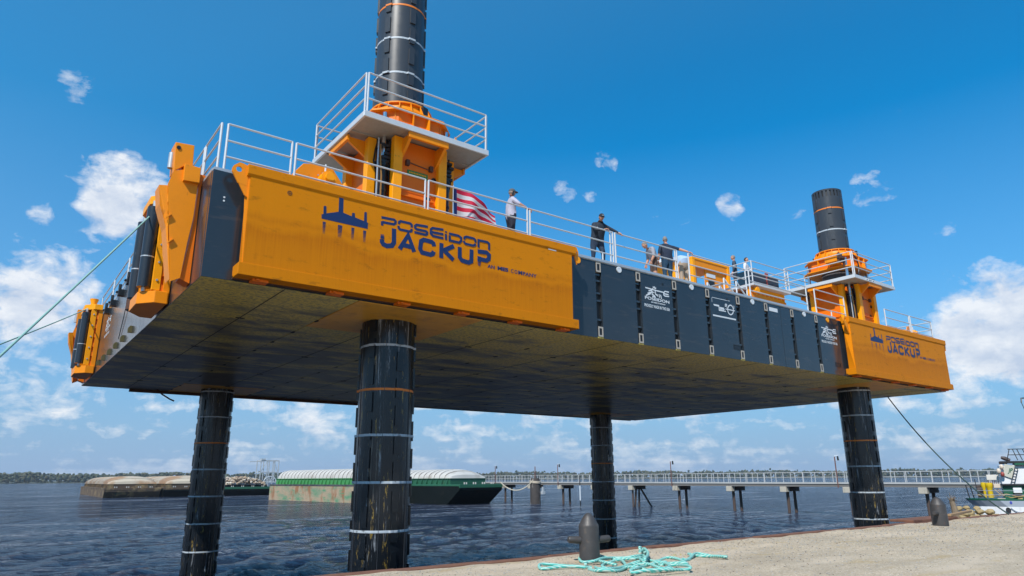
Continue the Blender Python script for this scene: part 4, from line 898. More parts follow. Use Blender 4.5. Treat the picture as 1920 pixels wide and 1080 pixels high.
g = G(); g.box(x0+.02,x0+.06,y0+.17,y1-.17,z0,z1-.9); g.build('mesh_panel', mat('brown_mesh', (.14,.09,.06), .7, var=.4, vs=30), cab)
g = G(); g.box(x0+.02,x0+.06,y0+.17,y1-.17,z1-.85,z1-.01); g.build('side_board', M['yellow'], cab)
g = G(); g.box(x0-.4,x0+.9,y0+.9,y1-.2,z1+.102,z1+.25); g.build('roof_sheet', M['white'], cab)
g = G(); g.box(x0+.3,x0+.32,y0+.08,y0+.10,z0,z0+2.0); g.tube([(x0+.5,y0+.4,z0),(x0+.5,y0+.4,z1-.35)], .05, 8); g.build('door_edge', M['galv'], cab)
# skid with dark container and railed platform on yellow beams
sk = thing('railed_skid', 'dark blue container inside white railings on a yellow slotted base', 'equipment skid', (24.0,3.0,TD))
bx0, bx1, by0, by1, bz = 23.95, 26.75, 2.95, 4.9, 12.72
for k in range(2):
    g = G(); yy = by0+.05 if k == 0 else by1-.25; g.box(bx0, bx1, yy, yy+.2, bz-.08, bz+.30); g.build('base_beam', M['yellow'], sk, bevel=.01)
for k in range(8):
    g = G(); xx = bx0+.25+k*.33; g.box(xx, xx+.2, by0+.035, by0+.05, bz+.0, bz+.12); g.build('fork_slot', M['deep_orange'], sk)
g = G(); g.box(bx0,bx1,by0,by1,TD,bz-.085); g.build('support_box', M['orange'], sk)
g = G(); g.cyl((bx0+.2,by0-.05,bz+.1),(bx0+.2,by0-.25,bz+.1), .14, n=14); g.build('hose_reel', M['yellow'], sk, smooth=True)
g = G(); g.box(bx0-.1,bx1+.1,by0-.25,by1,bz+.305,bz+.40); g.build('platform_edge', M['galv_pale'], sk)
g = G(); g.box(bx0+.15,bx1-.25,by0+.12,by0+.75,bz+.41,bz+1.12); g.build('dark_container', mat('dark_blue_steel', (.012,.035,.06), .3), sk, bevel=.02)
g = G(); g.box(bx0+1.5,bx0+1.58,by0+.09,by0+.118,bz+.41,bz+1.1); g.box(bx0+1.42,bx0+1.66,by0+.08,by0+.117,bz+1.1,bz+1.2); g.build('strap', mat('red_strap', (.35,.06,.05), .6), sk)
pts = [(bx0-.08,by0-.2),(bx1+.08,by0-.2),(bx1+.08,by1-.05),(bx0-.08,by1-.05)]
for i in range(4):
    a, b = pts[i], pts[(i+1)%4]
    rail_run(sk, (a[0],a[1],0), (b[0],b[1],0), bz+.40, (1.05,.7,.35), M['galv_pale'], 0, posts=(0,), name_post='railing_post', name_rail='railing_bar', mids=((.5,0,1.05),) if i % 2 == 0 and False else ())
# stair with white sloping handrails
st = thing('access_stair', 'white sloping stair handrails between the yellow cab and the dark container', 'stair', (19.5,1.3,TD))
for dy in (0, .8):
    g = G(); g.tube([(18.6,1.2+dy,TD+.1),(20.0,1.2+dy,TD+1.15),(21.2,1.2+dy,TD+.95+.0),(21.9,1.2+dy,TD+.2)], .03, 8) if False else g.tube([(19.5,1.2+dy,TD+1.12),(20.7,1.2+dy,TD+.06)], .032, 8); g.build('sloping_rail', M['white'], st, smooth=True)
    g = G(); g.tube([(20.3,1.2+dy,TD+1.12),(21.5,1.2+dy,TD+.06)], .032, 8); g.build('sloping_rail', M['white'], st, smooth=True)
    g = G(); g.tube([(21.0,1.2+dy,TD+1.05),(23.4,2.6+dy*.3,TD+1.75)], .028, 8); g.build('upper_rail', M['white'], st, smooth=True)
    g = G(); g.tube([(21.2,1.2+dy,TD+.55),(23.4,2.6+dy*.3,TD+1.3)], .028, 8); g.build('upper_rail', M['white'], st, smooth=True)
    for xx in (19.5, 20.3):
        g = G(); g.tube([(xx,1.2+dy,TD),(xx,1.2+dy,TD+1.12)], .03, 8); g.build('stanchion', M['white'], st, smooth=True)
for k in range(5):
    g = G(); g.box(19.6+k*.22,19.8+k*.22,1.22,1.98,TD+.95-.2*k,TD+.98-.2*k); g.build('tread', M['galv'], st)
# small yellow capstan posts by the men
for x, y, lb in ((16.9,1.1,'yellow mooring bitt beside the man in the light blue shirt'),(15.0,1.3,'small yellow bitt behind the legs of the man in the navy polo')):
    rt = thing('mooring_bitt', lb, 'mooring bitt', (x,y,TD), 0, 'yellow bitts on the deck')
    k_ = 1 if x > 16 else .6
    g = G(); g.lathe((x,y,0), [(.16*k_,TD),(.13*k_,TD+.45*k_),(.2*k_,TD+.5*k_),(.2*k_,TD+.56*k_),(0,TD+.56*k_)], 14); g.build('post', M['yellow'], rt, smooth=True)
    g = G(); g.cyl((x-.3*k_,y,TD+.3*k_),(x+.3*k_,y,TD+.3*k_), .05*k_, n=8); g.build('cross_bar', M['yellow'], rt, smooth=True)

# ------------------------------------------------------------------ flag
def flag():
    root = thing('national_flag', 'red and white striped American flag blowing behind the railing beside the near tower', 'flag', (6.33,.4,TD))
    g = G(); g.tube([(6.33,.40,TD),(6.33,.40,12.5)], .015, 8); g.build('flagpole', M['galv'], root, smooth=True)
    nx, ny = 44, 26; vs = []; L, Hh = 1.95, 1.05
    def pos(u, v):
        x = 6.34+u*1.48 + .05*math.sin(7*u+2*v); 
        zt = 12.44 - .06*u - .34*u*u ; zb = 10.75 + .45*u*u
        drop = .10*math.sin(5.2*u+1.1*v)
        z_ = zt + (zb-zt)*v + drop*(u) + .05*math.sin(9*u+3*v)*u
        y = .42 + .10*math.sin(8.5*u+2.6*v)*min(1,u*3)+ .06*math.sin(15*u-4*v)*u
        return (x, y, z_)
    fs = []; ms = []
    for j in range(ny+1):
        for i in range(nx+1): vs.append(pos(i/nx, j/ny))
    for j in range(ny):
        for i in range(nx):
            fs.append((j*(nx+1)+i, j*(nx+1)+i+1, (j+1)*(nx+1)+i+1, (j+1)*(nx+1)+i))
            s_ = int(j/ny*13); ms.append(2 if (i/nx < .05 and s_ < 7) else (s_ % 2))
    red = mat('flag_red', (.75,.02,.07), .7, var=.03); wh = mat('flag_white', (.80,.78,.80), .7, var=.03); bl = mat('flag_blue', (.02,.04,.19), .7, var=.03)
    for mm, cc in ((red, (.80,.02,.08)), (wh, (.85,.84,.88)), (bl, (.03,.06,.30))):
        nt = mm.node_tree; b = nt.nodes['Principled BSDF']; tr = nt.nodes.new('ShaderNodeBsdfTranslucent'); tr.inputs[0].default_value = (*cc, 1)
        mx = nt.nodes.new('ShaderNodeMixShader'); mx.inputs[0].default_value = .5; nt.links.new(b.outputs[0], mx.inputs[1]); nt.links.new(tr.outputs[0], mx.inputs[2])
        nt.links.new(mx.outputs[0], nt.nodes['Material Output'].inputs['Surface'])
    g = G(); g.v = vs; g.f = fs; g.m = ms
    g.build('cloth', [red, wh, bl], root, smooth=True)
flag()

# ------------------------------------------------------------------ ropes
ropem = mat('teal_rope', (.22,.40,.36), .7, var=.2, vs=14)
def rope_extra(g, t, c):
    wv = g.new('ShaderNodeTexWave', wave_type='BANDS', bands_direction='DIAGONAL'); wv.inputs['Scale'].default_value = 9; wv.inputs['Distortion'].default_value = 1.5
    g.link(t, wv.inputs['Vector'])
    return g.mix(g.math('MULTIPLY', g.ramp(wv.outputs['Fac'], [(.45,0.0),(.75,1.0)]), .75), c, (.52,.66,.60))
ropem2 = mat('teal_braided_rope', (.07,.40,.35), .75, var=.25, vs=9, bump=.006, bs=60, extra=rope_extra)
def catenary(a, b, sag, n=24):
    a, b = Vector(a), Vector(b); return [a.lerp(b, t)-V(0,0,sag*4*t*(1-t)) for t in np.linspace(0,1,n)]
def line_rope(a, b, sag, r, m, label, name='mooring_rope', group=None):
    g = G(); g.tube(catenary(a, b, sag), r, 8); o = g.build(name, m, smooth=True); tag(o, label, 'rope', group); return o
line_rope((-.52,3.55,11.12), (-4.9,-6.1,3.05), .05, .019, ropem, 'pale green mooring rope slanting down from the near fender frame to the lower left')
line_rope((-.55,17.4,11.35), (-7.4,-7.9,3.05), .12, .019, ropem, 'second green mooring rope running from the far fender frame out of frame left')
line_rope((LX-.1,2.85,HB+.02), (31.0,-3.25,3.05), .55, .028, mat('dark_rope', (.03,.06,.055), .7), 'dark mooring line hanging from the hull underside down past the tugboat')
g = G(); g.tube([(4.9,20.6,HB-.02),(5.05,20.5,HB-.14),(5.4,20.6,HB-.35),(5.75,20.6,HB-.5)], .02, 6)
g = G(); g.tube([(2.95,WY-.6,HB),(3.2,WY-.6,HB-.22),(3.55,WY-.6,HB-.42),(3.75,WY-.6,HB-.50)], .035, 6); tag(g.build('loose_strap', M['rust'], smooth=True), 'short loose strap dangling under the back edge left of the far leg', 'strap')

# ================================================================== PEOPLE
skin_m = mat('skin', (.52,.26,.17), .55, var=.08, vs=20)
def cloth(n, c): return mat(n, c, .8, var=.12, vs=14, bump=.004, bs=18)
hair_grey = mat('hair_grey', (.20,.18,.165), .8, var=.3, vs=60)
hair_dark = mat('hair_dark', (.035,.025,.02), .8, var=.3, vs=60)
def person(loc, rz, label, J, mats, cap=None, hair=None, girth=1.0, long_sleeve=True, extras=None, shorts=False):
    """J: joints in the person's own space (x right, y forward, z up)"""
    root = thing('person', label, 'person', loc, rz, None, local=True)
    j = dict(pel=(0,0,.94), sp=(0,0,1.12), ch=(0,.0,1.34), nk=(0,.0,1.50), hd=(0,.02,1.60),
             sl=(-.19,0,1.43), el=(-.25,-.02,1.15), wl=(-.26,.08,.91), sr=(.19,0,1.43), er=(.25,-.02,1.15), wr=(.26,.08,.91),
             hl=(-.10,0,.90), kl=(-.11,.02,.49), al=(-.11,-.02,.09), tl=(-.12,.13,.04), hr=(.10,0,.90), kr=(.11,.02,.49), ar=(.11,-.02,.09), tr=(.12,.13,.04))
    j.update(J); j = {k: Vector(v) for k, v in j.items()}
    G_ = girth
    chain = [('pel','sp'),('sp','ch'),('ch','nk'),('nk','hd'),('ch','sl'),('sl','el'),('el','wl'),('ch','sr'),('sr','er'),('er','wr'),('pel','hl'),('hl','kl'),('kl','al'),('al','tl'),('pel','hr'),('hr','kr'),('kr','ar'),('ar','tr')]
    rad = dict(pel=.155*G_, sp=.150*G_, ch=.160*G_, nk=.066, hd=.062, sl=.085, el=.060, wl=.036, sr=.085, er=.060, wr=.036, hl=.105*G_, kl=.078, al=.052, tl=.045, hr=.105*G_, kr=.078, ar=.052, tr=.045)
    names = list(rad); me = bpy.data.meshes.new('skel'); me.from_pydata([tuple(j[n]) for n in names], [(names.index(a), names.index(b)) for a, b in chain], [])
    ob = bpy.data.objects.new('skel', me); col.objects.link(ob)
    md = ob.modifiers.new('s', 'SKIN'); md.use_smooth_shade = True
    for k, n in enumerate(names):
        sv = me.skin_vertices[0].data[k]; fy = .78 if n in ('pel','sp','ch') else 1.0
        sv.radius = (rad[n], rad[n]*fy); sv.use_root = (n == 'pel')
    s2 = ob.modifiers.new('u', 'SUBSURF'); s2.levels = 1; s2.render_levels = 1
    dg = bpy.context.evaluated_depsgraph_get(); em = bpy.data.meshes.new_from_object(ob.evaluated_get(dg))
    g = G(); vs = [v.co.copy() for v in em.vertices]
    reg = {('pel','sp'):0,('sp','ch'):0,('ch','nk'):0,('nk','hd'):2,('ch','sl'):0,('sl','el'):0,('el','wl'):0 if long_sleeve else 2,('ch','sr'):0,('sr','er'):0,('er','wr'):0 if long_sleeve else 2,
           ('pel','hl'):1,('hl','kl'):1,('kl','al'):2 if shorts else 1,('al','tl'):3,('pel','hr'):1,('hr','kr'):1,('kr','ar'):2 if shorts else 1,('ar','tr'):3}
    g.v = [tuple(v) for v in vs]
    for p in em.polygons:
        c = p.center; best = (9, 0)
        for (a, b), mi in reg.items():
            A, B = j[a], j[b]; t = max(0, min(1, (c-A).dot(B-A)/max(1e-6, (B-A).length_squared))); dd = (c-A.lerp(B, t)).length - rad[a]*(1-t)-rad[b]*t
            if dd < best[0]: best = (dd, mi)
        mi = best[1]
        if mi == 0 and (c-j['pel']).length < .28 and (c-j['pel']).dot(j['sp']-j['pel']) < -.0: mi = 1
        g.f.append(tuple(p.vertices)); g.m.append(mi)
    bpy.data.objects.remove(ob); bpy.data.meshes.remove(em); bpy.data.meshes.remove(me)
    # head
    up = (j['hd']-j['nk']).normalized(); fw = Vector(J.get('look', (0,1,0))); fw = (fw-up*fw.dot(up)).normalized(); rt = fw.cross(up)
    hc = j['hd']+up*.085
    g.mi = 2
    def warp(p):
        x, y, z_ = p.x, p.y, p.z
        jaw = 1-.22*max(0, -z_/.12); x *= jaw; y = y*(1 - .10*max(0, -z_/.12))+ (.012 if z_ < -.05 and y > 0 else 0)
        return rt*x+fw*y+up*z_
    g.sphere(hc, .078, .098, .122, 14, 10, warp)
    g.add([hc+fw*.092+up*.012, hc+fw*.088-up*.03+rt*.018, hc+fw*.088-up*.03-rt*.018, hc+fw*.125-up*.026], [(0,1,3),(0,3,2),(1,2,3)])
    for s_ in (-1, 1): g.sphere(hc+rt*.08*s_-up*.005, .012, .022, .034, 6, 5, lambda p: rt*p.x+fw*p.y+up*p.z)
    g.mi = 4
    for s_ in (-1, 1): g.sphere(hc+rt*.03*s_+fw*.088+up*.014, .013, .008, .008, 6, 5, lambda p: rt*p.x+fw*p.y+up*p.z)
    g.obox(hc+fw*.088-up*.058, rt, fw, up, .022, .007, .004)
    # hands: palm, four fingers, thumb
    g.mi = 2
    for e_, w_, s_ in (('el','wl',-1),('er','wr',1)):
        d = (j[w_]-j[e_]).normalized(); hd_ = Vector(J.get('h'+w_[1], d*1.0)).normalized() if ('h'+w_[1]) in J and False else d
        pn = Vector((0,0,1)) if abs(d.z) < .8 else Vector((s_,0,0)); sd = d.cross(pn).normalized(); pn = sd.cross(d)
        w0 = j[w_]; pc = w0+d*.055
        g.obox(pc, sd, d, pn, .038, .05, .014)
        for k in range(4):
            b0 = w0+d*.10+sd*(-.03+.02*k); L = (.07,.08,.075,.06)[k]
            g.tube([b0, b0+d*L*.5-pn*.008, b0+d*L*.75-pn*.035, b0+d*L*.72-pn*.06], .009, 6, rs=[.0105,.0095,.009,.007])
        b0 = w0+d*.03-sd*.036*(-s_); g.tube([b0, b0+d*.035+sd*.03*s_*1.0, b0+d*.06+sd*.035*s_-pn*.02], .011, 6, rs=[.013,.011,.008])
    # boots soles
    g.mi = 3
    for a_, t_ in (('al','tl'),('ar','tr')):
        d = (j[t_]-j[a_]); d.z = 0; d.normalize() if d.length > 0 else None
        c0 = (j[a_]+j[t_])/2; g.obox((c0.x,c0.y,.02), Vector((d.y,-d.x,0)), d, V(0,0,1), .045, .14, .018)
    ms = list(mats)+[skin_m]*0
    body = g.build('body', [mats[0], mats[1], skin_m, mats[2], M['black']], root, smooth=True)
    if cap:
        g = G(); P = []
        def wc(p): return rt*p.x+fw*p.y+up*max(p.z, .0)
        g.sphere(hc+up*.035-fw*.004, .090, .110, .100, 14, 8, wc)
        c0 = hc+up*.045+fw*.095
        g.prism([c0-rt*.07, c0-rt*.055+fw*.06, c0+fw*.085, c0+rt*.055+fw*.06, c0+rt*.07], up*-.012 - fw*0)
        g.build('cap', cap, root, smooth=True)
        g2 = G()
        g2.obox(hc+up*.088+fw*.098, rt, up, fw, .028, .014, .004); 
        if cap.name.startswith('cap_navy'): g2.build('cap_badge', M['white'], root)
    if hair:
        g = G()
        def wh_(p):
            q = Vector(p)
            if q.y > .03 and q.z < .055: q.y = .03
            if q.z < -.06: q.z = -.06
            return rt*q.x+fw*q.y+up*q.z
        if cap: g.sphere(hc-fw*.012, .083, .098, .10, 14, 8, wh_)
        else: g.sphere(hc+up*.012-fw*.012, .086, .104, .124, 14, 8, wh_)
        g.build('hair', hair, root, smooth=True)
    if extras: extras(root, j, hc, rt, fw, up)
    return root
boots = mat('dark_boots', (.03,.022,.018), .6)
D0 = TD
# 1: white polo, navy trousers, cap, phone at the face; looks to the right, hand on rail
def ph(root, j, hc, rt, fw, up):
    g = G(); g.obox(hc+rt*.088+fw*.03-up*.05, fw, up, rt, .035, .07, .008); g.build('mobile_phone', M['black'], root)
person((8.42,.52,D0), R(-110), 'man in white polo shirt and dark cap, phone to his ear, hand on the rail', dict(
    sl=(-.21,0,1.46), sr=(.21,0,1.46), er=(.30,.18,1.27), wr=(.25,.44,1.18), el=(-.31,.10,1.26), wl=(-.14,.13,1.50), hd=(0,.03,1.66), nk=(0,.01,1.54), ch=(0,0,1.36), look=(.15,1,-.15)),
    (cloth('white_polo',(.44,.44,.55)), cloth('navy_trousers',(.012,.016,.035)), boots), cap=mat('cap_grey',(.07,.08,.09),.8), hair=hair_grey, girth=1.32, long_sleeve=False, extras=ph)
# 2: dark jacket leaning on the rail, looking at the camera
def jb(root, j, hc, rt, fw, up):
    g = G(); g.sphere((-.19,.06,1.40), .035,.02,.035,8,6); g.sphere((.10,.135,1.33), .035,.012,.014,8,6); g.build('jacket_badge', M['white'], root, smooth=True)
    g = G(); g.tube([(-.09,.06,1.50),(0,.11,1.46),(.09,.06,1.50),(.06,-.06,1.56),(-.06,-.06,1.56),(-.09,.06,1.50)], .03, 8); g.build('collar', cloth('jacket_collar',(.012,.016,.024)), root, smooth=True)
person((11.95,.46,D0), R(162), 'man in dark navy jacket and cap leaning with both hands on the rail', dict(
    pel=(.03,-.12,.95), sp=(.01,-.05,1.14), ch=(-.04,.03,1.36), nk=(-.04,.09,1.51), hd=(-.04,.14,1.60), hl=(-.10,-.12,.91), hr=(.14,-.12,.90), kl=(-.15,.0,.49), kr=(.16,-.10,.49), al=(-.16,-.08,.09), ar=(.20,-.14,.09), tl=(-.18,.07,.04), tr=(.22,.0,.04), sl=(-.24,.05,1.42), sr=(.18,.03,1.46),
    el=(-.42,.12,1.32), wl=(-.60,.24,1.19), er=(.22,.26,1.18), wr=(-.04,.33,1.21), look=(0,1,-.22)),
    (cloth('navy_jacket',(.014,.022,.038)), cloth('blue_jeans',(.016,.032,.065)), boots), cap=mat('cap_navy',(.008,.011,.02),.8), hair=hair_dark, girth=1.42, extras=jb)
# 3: grey shirt, stooping
person((15.0,.85,D0), R(70), 'stooping grey-haired man in a pale grey shirt left of the navy polo man', dict(
    pel=(0,-.12,.90), sp=(0,-.04,1.05), ch=(0,.08,1.22), nk=(0,.18,1.34), hd=(0,.25,1.40), sl=(-.19,.12,1.30), sr=(.19,.12,1.30), el=(-.24,.10,1.03), wl=(-.2,.2,.82), er=(.25,.08,1.02), wr=(.22,.18,.80), look=(0,1,-.5)),
    (cloth('grey_shirt',(.30,.30,.34)), cloth('brown_shorts',(.07,.04,.03)), boots), hair=hair_grey, long_sleeve=False, shorts=True)
# 4: navy polo seen from behind, arm stretched to the right
person((15.45,.62,D0), R(-20), 'bald-headed man in navy polo and jeans seen from behind, arm out along the rail', dict(
    sl=(-.22,0,1.47), sr=(.22,0,1.47), er=(.47,-.10,1.38), wr=(.74,-.28,1.24), el=(-.28,.02,1.18), wl=(-.27,.12,.95), nk=(0,0,1.54), hd=(0,.02,1.65), look=(.5,1,0)),
    (cloth('navy_polo',(.014,.024,.05)), cloth('dark_jeans',(.012,.05,.10)), boots), hair=hair_grey, girth=1.36, long_sleeve=False)
# 5: light blue shirt bending forward over the rail
person((16.45,.70,D0), R(-12), 'man in light blue shirt and khaki trousers bent over the rail', dict(
    pel=(0,-.22,.95), sp=(0,-.10,1.10), ch=(0,.06,1.24), nk=(0,.20,1.28), hd=(0,.29,1.27), sl=(-.21,.10,1.30), sr=(.21,.10,1.30), el=(-.30,.30,1.16), wl=(-.2,.48,1.12), er=(.30,.28,1.18), wr=(.2,.46,1.14), look=(0,.6,-1)),
    (cloth('light_blue_shirt',(.36,.48,.66)), cloth('khaki_trousers',(.42,.32,.24)), boots), hair=hair_grey, girth=1.35)
# 6, 7: two men on the railed skid
person((24.55,4.1,bz+.40), R(30), 'man in a dark top standing at the left end of the railed skid', dict(), (cloth('dark_top',(.03,.05,.08)), cloth('work_trousers',(.03,.04,.06)), boots), hair=hair_grey)
person((25.35,4.0,bz+.40), R(200), 'man in a white shirt standing on the railed skid behind the dark container', dict(el=(-.3,.12,1.2), wl=(-.1,.3,1.2)), (cloth('white_shirt',(.62,.62,.66)), cloth('black_trousers',(.02,.02,.03)), boots), hair=hair_dark)

# ================================================================== QUAY
def grav(g, t, c):
    vo = g.new('ShaderNodeTexVoronoi', feature='F1'); vo.inputs['Scale'].default_value = 38; g.link(t, vo.inputs['Vector'])
    sp = g.ramp(g.noise(g.mapping(t, (1,1,1)), 21, 3, .6), [(.30, 0.0), (.42, 1.0)])
    c = g.mix(g.math('MULTIPLY', g.ramp(vo.outputs['Color'], [(.25, 0.0), (.55, .75)]), .8), c, (.33,.26,.19))
    c = g.mix(g.ramp(vo.outputs['Color'], [(.66, 0.0), (.80, .85)]), c, (.66,.57,.45))
    c = g.mix(g.ramp(g.noise(t, 34, 4, .7), [(.60, 0.0), (.66, .8)]), c, (.13,.115,.10))
    big = g.ramp(g.noise(g.mapping(t, (.35,.9,1), loc=(4,2,0)), 1.0, 6, .7), [(.42, 0.0), (.66, .55)])
    c = g.mix(big, c, (.30,.245,.18))
    smooth = g.ramp(g.noise(g.mapping(t, (.22,.6,1), loc=(1.4,0,0)), 1.0, 3), [(.52, 0.0), (.64, .8)])
    c = g.mix(smooth, c, (.56,.46,.35))
    tan = g.ramp(g.noise(g.mapping(t, (.5,1.6,1)), 1.0, 4), [(.56, 0.0), (.66, .5)])
    c = g.mix(tan, c, (.40,.29,.14))
    return c
M['gravel'] = mat('gravel_quay', (.52,.425,.31), .92, var=.14, vs=3, bump=.03, bs=30, extra=grav, spec=.2)
g = G()
# one dense sheet near the camera, with gentle relief, inside a large flat apron
nx, ny = 260, 120
def qh(x, y): return QZ + .012*math.sin(1.3*x+.7*y) + .010*math.sin(2.9*x-1.7*y+1) + .007*math.sin(7.1*x+4.3*y) + (.02*max(0, 1-abs(y+3.3)/.5))
xs_ = list(np.linspace(-14, 45, nx)); ys_ = list(np.concatenate([np.linspace(-26, -11, 20), np.linspace(-10.8, -3.12, ny-20)]))
g.v = [(x, y, qh(x, y)) for y in ys_ for x in xs_]
g.f = [(j*nx+i, j*nx+i+1, (j+1)*nx+i+1, (j+1)*nx+i) for j in range(ny-1) for i in range(nx-1)]
quay = tag(g.build('quay_ground', M['gravel'], smooth=True), kind='structure')
g = G(); g.box(-200, -14, -120, -3.12, QZ-.02, QZ); g.box(-14, 45, -120, -26, QZ-.02, QZ); tag(g.build('quay_apron', M['gravel']), kind='structure')
capm = mat('rusty_edge', (.17,.075,.045), .8, var=.35, vs=3, dirt=[((.06,.02,.015), 4, .5, .2, .7, (1,1,1))], bump=.004, bs=20)
g = G()
for k in range(48):
    x = -40+k*1.8; g.box(x+.004, x+1.796, -3.14, -2.86, QZ-.12, QZ+.035+.008*math.sin(k*1.7))
tag(g.build('quay_edge_beam', capm, bevel=.01), kind='structure')
g = G()
for k in range(160):
    x = -40+k*.55; yy = -2.93 if k % 2 else -3.05; g.box(x, x+.54, yy-.10, yy+.02, -3, QZ-.13)
tag(g.build('quay_sheet_wall', capm), kind='structure')
# loose stones on the gravel
M['stone'] = mat('loose_stone', (.36,.33,.29), .9, var=.35, vs=2.0)
g = G(); rs = random.Random(3)
for k in range(5200):
    x = rs.uniform(-2, 30); y = -3.3-abs(rs.gauss(0, 3.2)); 
    if y < -12.5: continue
    r_ = rs.choice([.007,.009,.012,.016]) * (1+.04*x); g.ico((x, y, qh(x, y)+r_*.3), r_, (1, rs.uniform(.6,1), .6), .3, rs)
tag(g.build('loose_gravel', M['stone']), 'loose pale gravel scattered over the quay surface', 'gravel', kind='stuff')
g = G()
for k in range(2200):
    x = rs.uniform(-2, 30); y = -3.3-abs(rs.gauss(0, 3.0))
    if y < -12.5: continue
    r_ = rs.choice([.005,.006,.008,.011])*(1+.03*x); g.ico((x, y, qh(x, y)+r_*.3), r_, (1, rs.uniform(.6,1), .6), .35, rs)
tag(g.build('dark_gravel', mat('dark_stone', (.13,.105,.085), .9, var=.4, vs=2)), 'darker stones among the pale gravel of the quay', 'gravel', kind='stuff')
tuft = G()
for (cx_, cy_, n_, s_) in ((8.95,-4.55,26,.12),(14.4,-5.7,10,.2),(18.5,-7.4,10,.2),(12.2,-5.2,8,.2)):
    for k in range(n_):
        x = cx_+rs.gauss(0,s_); y = cy_+rs.gauss(0,s_*.6); a = rs.uniform(0,6.28); h_ = rs.uniform(.015,.05)
        tuft.add([(x-.006*math.cos(a),y-.006*math.sin(a),qh(x,y)-.005),(x+.006*math.cos(a),y+.006*math.sin(a),qh(x,y)-.005),(x+rs.uniform(-.02,.02),y+rs.uniform(-.02,.02),qh(x,y)+h_)], [(0,1,2)])
tag(tuft.build('dry_grass_tufts', mat('dry_grass', (.34,.30,.06), .9)), 'few yellowish grass tufts growing out of the gravel', 'grass', kind='stuff')

# bollards
M['bollard'] = mat('bollard_iron', (.058,.053,.052), .48, .15, var=.3, vs=6, dirt=[((.13,.10,.08), 5, .58, .1, .6, (1,1,1)), (RUST, 9, .64, .06, .6, (1,1,1))], bump=.004, bs=22)
def bollard(x, y, az, label, s=1.0, fat=1.0):
    root = thing('mooring_bollard', label, 'bollard', (x, y, QZ), 0, 'iron bollards on the quay')
    g = G(); r = .195*s*fat
    g.lathe((x,y,QZ), [(r*1.06,-.08),(r*1.02,.66*s),(r*1.0,.685*s),(r*.96,.70*s),(r*.80,.755*s),(r*.58,.835*s),(r*.40,.88*s),(r*.2,.905*s),(0.001,.912*s)], 32); g.build('post', M['bollard'], root, smooth=True)
    d = V(math.cos(az), math.sin(az), 0)
    for q in (-1, 1):
        a = Vector((x,y,QZ+.40*s))+d*q*r*.7; b = Vector((x,y,QZ+.42*s))+d*q*(r+.25*s)
        g = G(); g.tube([a, a.lerp(b,.55), b-d*q*.03, b], .07*s, 16, rs=[.075*s,.068*s,.066*s,.052*s]); g.build('horn', M['bollard'], root, smooth=True)
    return root
bollard(6.90, -4.05, R(160), 'near iron bollard with two horns and pointed cap, standing beside the rope heap')
bollard(22.45, -4.15, R(187), 'second iron bollard further along the quay, horn towards us, left of the tugboat', 1.0, 1.18)
# heap of teal rope
g = G(); lift = 0
for k, s_ in enumerate(ART['rope']):
    pts = []; n_ = len(s_)
    # Catmull-Rom smoothing
    for i in range(n_-1):
        p0, p1, p2, p3 = (np.array(s_[max(i-1,0)]), np.array(s_[i]), np.array(s_[i+1]), np.array(s_[min(i+2,n_-1)]))
        for t in np.linspace(0, 1, 9)[:-1]:
            q = .5*((2*p1)+(-p0+p2)*t+(2*p0-5*p1+4*p2-p3)*t*t+(-p0+3*p1-3*p2+p3)*t**3)
            zz = QZ+.032+.012*(k % 4)+.018*math.sin(i*1.9+t*2+k)
            if k in (6,7): zz += .05+.05*math.sin(i*1.3)
            pts.append((q[0], q[1], zz))
    g.tube(pts, .027, 8)
rp = thing('rope_heap', 'heap of tangled teal mooring rope lying on the gravel by the near bollard', 'rope', (7.2,-4.9,QZ))
g.build('rope_coils', ropem2, rp, smooth=True)
g = G(); g.sphere((6.98,-5.42,QZ+.06), .03,.03,.02,8,5); g.sphere((7.15,-5.28,QZ+.10), .028,.028,.02,8,5); g.sphere((6.88,-5.52,QZ+.05), .022,.03,.02,8,5); g.build('yellow_tag', mat('yellow_tag', (.70,.62,.05), .6), rp, smooth=True)
# steel plate and timber on the quay edge
tag(G().box(22.9, 26.5, -3.10, -2.3, QZ+.04, QZ+.12).build('rusty_plate', capm, bevel=.01), 'flat rusty steel plate on the quay edge behind the second bollard', 'steel plate')
tag(G().bar((26.0,-3.0,QZ+.17),(29.5,-2.4,QZ+.19), .16, .08).build('timber_plank', mat('old_timber', (.30,.19,.10), .85, var=.3, vs=6, stretch=(.3,6,6)), bevel=.008), 'weathered timber plank lying by the stump and rocks', 'plank')
# rocks and stump
rk = mat('ochre_rock', (.33,.25,.13), .9, var=.35, vs=2.5, bump=.02, bs=6); rs = random.Random(11)
base = G()
for k in range(90): 
    x = rs.uniform(29.5,36.5); y = rs.uniform(-2.75,-.6); base.ico((x, y, 1.6+rs.uniform(0,1.2)*(1-abs(x-33)/5)), rs.uniform(.3,.6), (1,.9,.7), .25, rs)
tag(base.build('riprap_bank', rk), 'rough rock bank rising from the water beside the quay', 'rocks', kind='stuff')
rocks = [(33.0+.0, -1.1, 3.02, .26), (33.5,-1.2,2.98,.3), (34.0,-1.3,3.02,.28), (34.5,-1.5,3.08,.27), (33.7,-1.0,3.2,.2), (34.2,-1.1,3.24,.22), (34.8,-1.3,3.2,.22), (32.6,-1.5,2.85,.26), (33.2,-1.7,2.82,.24), (33.9,-1.9,2.86,.25), (34.5,-2.1,2.86,.26),(35.1,-1.7,3.05,.28)]
